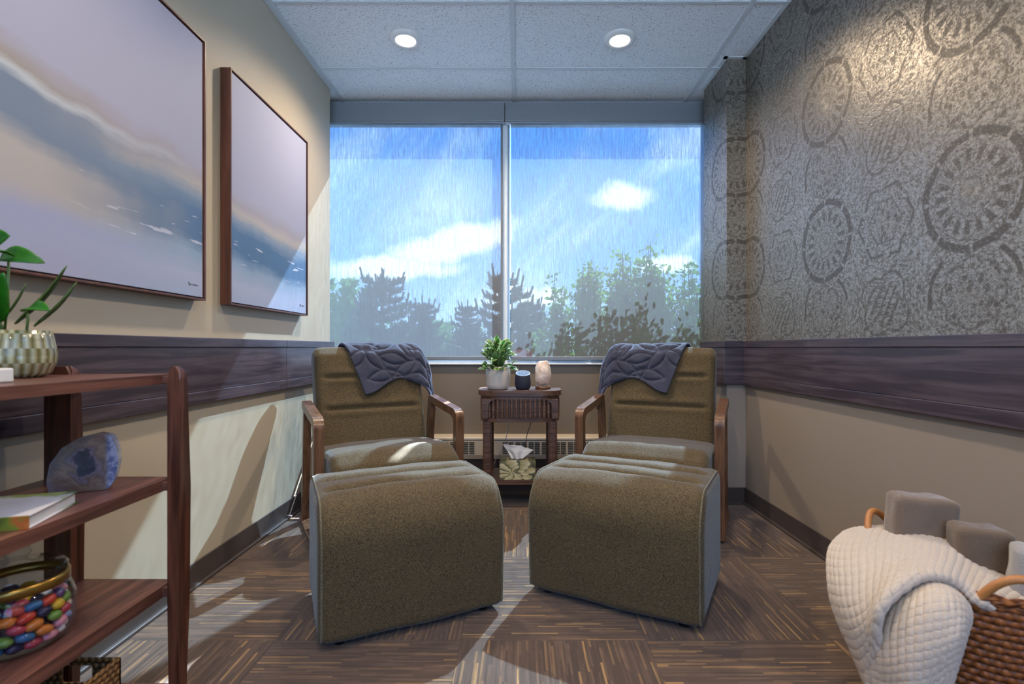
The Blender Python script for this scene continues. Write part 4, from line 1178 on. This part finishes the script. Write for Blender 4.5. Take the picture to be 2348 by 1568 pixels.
def conifer(px, py, Y, spread, label, seed):
    random.seed(seed); top = at(px, py, Y); H = top.z-GZ
    t = thing('conifer_tree', label, 'tree', (top.x, Y, GZ), 0, 'conifers beyond the window')
    bm = BM(); tube(bm, [(0, 0, 0), (0, 0, H*.6), (0, 0, H*.97)], lambda q: .07*(1-q)+.012, 8); obj('trunk', bm, M['bark'], t)
    bm = BM()
    def needles(a, b, L, k):
        ax = (b-a).normalized(); s = ax.orthogonal().normalized(); s2 = ax.cross(s)
        for q in range(k):
            p = a.lerp(b, random.random()); th = random.uniform(0, 2*PI); o_ = s*math.cos(th)+s2*math.sin(th)
            tip = p+(o_*.75+ax*.75).normalized()*L*random.uniform(.7, 1.1); wv_ = ax.cross(o_)*L*.13
            bm.faces.new([bm.verts.new(v) for v in (p-wv_, p+wv_, tip)])
    def shoot(a, b, L): tube(bm, [a, b], .016, 4); needles(a, b, L, int(34*(b-a).length/.25)+12)
    shoot(Vector((0, 0, H*.90)), Vector((0, 0, H)), .055)
    z = H-.30
    while z > max(.2, H-3.2):
        d_ = H-z; rad = min(spread, .18+d_*.45*spread)
        for k in range(6):
            a = 2*PI*(k/6)+random.uniform(-.6, .6)+z*7; rr_ = rad*random.uniform(.5, 1.1)
            e = Vector((math.cos(a)*rr_, math.sin(a)*rr_, z+rr_*.30)); b0 = Vector((0, 0, z))
            shoot(b0, e, .10); shoot(e, e+Vector((math.cos(a)*.05, math.sin(a)*.05, .22*random.uniform(.5, 1.1))), .05)
            for q in (.45, .7):
                m0 = b0.lerp(e, q)
                for s in (-1, 1):
                    a2 = a+s*.8; f_ = m0+Vector((math.cos(a2), math.sin(a2), .5))*rr_*.33; shoot(m0, f_, .10)
        z -= random.uniform(.10, .17)
    obj('needles', bm, M['pine'], t)
def blobtree(name, px, py, Y, rad, n, ls, m_, label, cat, grp, seed, zlow=-.2, up=.9):
    random.seed(seed); top = at(px, py, Y)
    t = thing(name, label, cat, (top.x, Y, GZ), 0, grp); H = top.z-GZ
    bt = BM(); bm = BM(); lumps = []
    nb = 9
    for k in range(nb):
        a = 2*PI*k/nb*2.4; f = k/nb
        r_ = rad*(.15+.75*f); zt = H*(1-.38*f*f)-.02*k
        e = Vector((math.cos(a)*r_, math.sin(a)*r_*.6, zt)); tube(bt, [(0, 0, 0), (e.x*.35, e.y*.35, H*.45), (e.x*.9, e.y*.9, zt*.8), e], lambda q: .035*(1-q)+.006, 6)
        for s in range(5): lumps.append((e.lerp(Vector((e.x*.5, e.y*.5, max(.3, zt-1.6))), s/5), rad*(.13+.10*s/2)))
    for k in range(n):
        c, rr_ = random.choice(lumps)
        v = Vector((random.gauss(0, 1), random.gauss(0, 1), random.gauss(0, 1))).normalized()*rr_*random.uniform(.3, 1.0); v.z *= 1.5
        p = c+v
        if p.z > H: p.z = H-abs(random.gauss(0, .12))*(1+abs(p.x)*2)
        dr = Vector((random.gauss(0, .7), random.gauss(0, .7), random.gauss(.4, .6))).normalized(); L = ls*random.uniform(.7, 1.25)
        s = dr.orthogonal().normalized()*L*.30
        pts = [p, p+dr*L*.45+s, p+dr*L, p+dr*L*.45-s]
        bm.faces.new([bm.verts.new(q) for q in pts])
    obj('branches', bt, M['bark'], t); obj('foliage', bm, m_, t)
for k, (px, py, Y, sp, lb) in enumerate((
    (876, 615, 8.0, .75, 'tall conifer tree seen through the middle of the left window pane'),
    (968, 678, 10.5, .70, 'shorter conifer tree right of the tallest conifer in left pane'),
    (1072, 688, 13.0, .55, 'slender conifer top left of the window mullion'),
    (1160, 612, 8.2, .70, 'dark conifer tree standing behind the window mullion'),
    (1222, 680, 11.0, .6, 'small conifer just right of the window mullion'))):
    conifer(px, py, Y, sp, lb, 20+k)
blobtree('deciduous_tree', 790, 645, 11, 1.1, 5000, .11, M['leafy'], 'pale leafy tree at the far left of the window view', 'tree', 'leafy trees beyond the window', 3)
blobtree('hedge_bush', 985, 742, 17, 3.4, 12000, .11, M['leafy'], 'low hazy bush behind the conifers in the left pane', 'bush', None, 8)
def shrub(px, py, Y, rad, nst, ls, label, seed):
    random.seed(seed); top = at(px, py, Y); H = top.z-GZ
    t = thing('garden_shrub', label, 'shrub', (top.x, Y, GZ), 0, 'leafy shrubs close outside the window')
    bt = BM(); bm = BM()
    for k in range(nst):
        a = random.uniform(0, 2*PI); r_ = rad*math.sqrt(random.random()); 
        if k == 0: r_ = 0
        tip = Vector((math.cos(a)*r_, math.sin(a)*r_*.65, H*(1-.0)-(r_/rad)**2*.30-(random.uniform(0, .38) if k else 0)))
        b0 = Vector((tip.x*.3, tip.y*.3, 0)); m1 = b0.lerp(tip, .6)+Vector((random.uniform(-.04, .04), 0, 0))
        tube(bt, [b0, m1, tip], lambda q: .010*(1-q)+.003, 5)
        L = (tip-m1).length
        nl = int(100+40*random.random())
        for q in range(nl):
            f = random.random()**.8; c = m1.lerp(tip, f) if random.random() < .75 else b0.lerp(m1, .35+.65*random.random())
            w_ = .075*(1-.55*f)
            dr = Vector((random.gauss(0, 1), random.gauss(0, 1), random.gauss(.5, .6))).normalized()
            p = c+Vector((random.gauss(0, w_), random.gauss(0, w_), random.gauss(0, .03)))
            l_ = ls*random.uniform(.7, 1.25); s_ = dr.orthogonal().normalized(); s_ = (s_*math.cos(q)+dr.cross(s_)*math.sin(q))*l_*.33
            bm.faces.new([bm.verts.new(v) for v in (p, p+dr*l_*.3+s_*.8, p+dr*l_*.62+s_*.85, p+dr*l_, p+dr*l_*.62-s_*.85, p+dr*l_*.3-s_*.8)])
    obj('stems', bt, M['bark'], t); obj('foliage', bm, M['shrubf'], t)
for k, (px, py, Y, rad, n, lb) in enumerate((
    (1272, 628, 4.20, .13, 20, 'small leafy shrub outside the right pane, nearest the mullion'),
    (1350, 598, 4.15, .17, 34, 'leafy shrub outside the right pane, second from the mullion'),
    (1428, 574, 4.15, .16, 36, 'leafy shrub outside the middle of the right pane'),
    (1492, 556, 4.15, .14, 34, 'tallest leafy shrub outside, behind the right armchair'),
    (1578, 600, 4.15, .16, 32, 'leafy shrub outside with sky showing beside it, near the column'),
    (1665, 590, 4.15, .17, 32, 'leafy shrub outside at the edge of the column'))):
    shrub(px, py, Y, rad, n, .047, lb, 40+k)
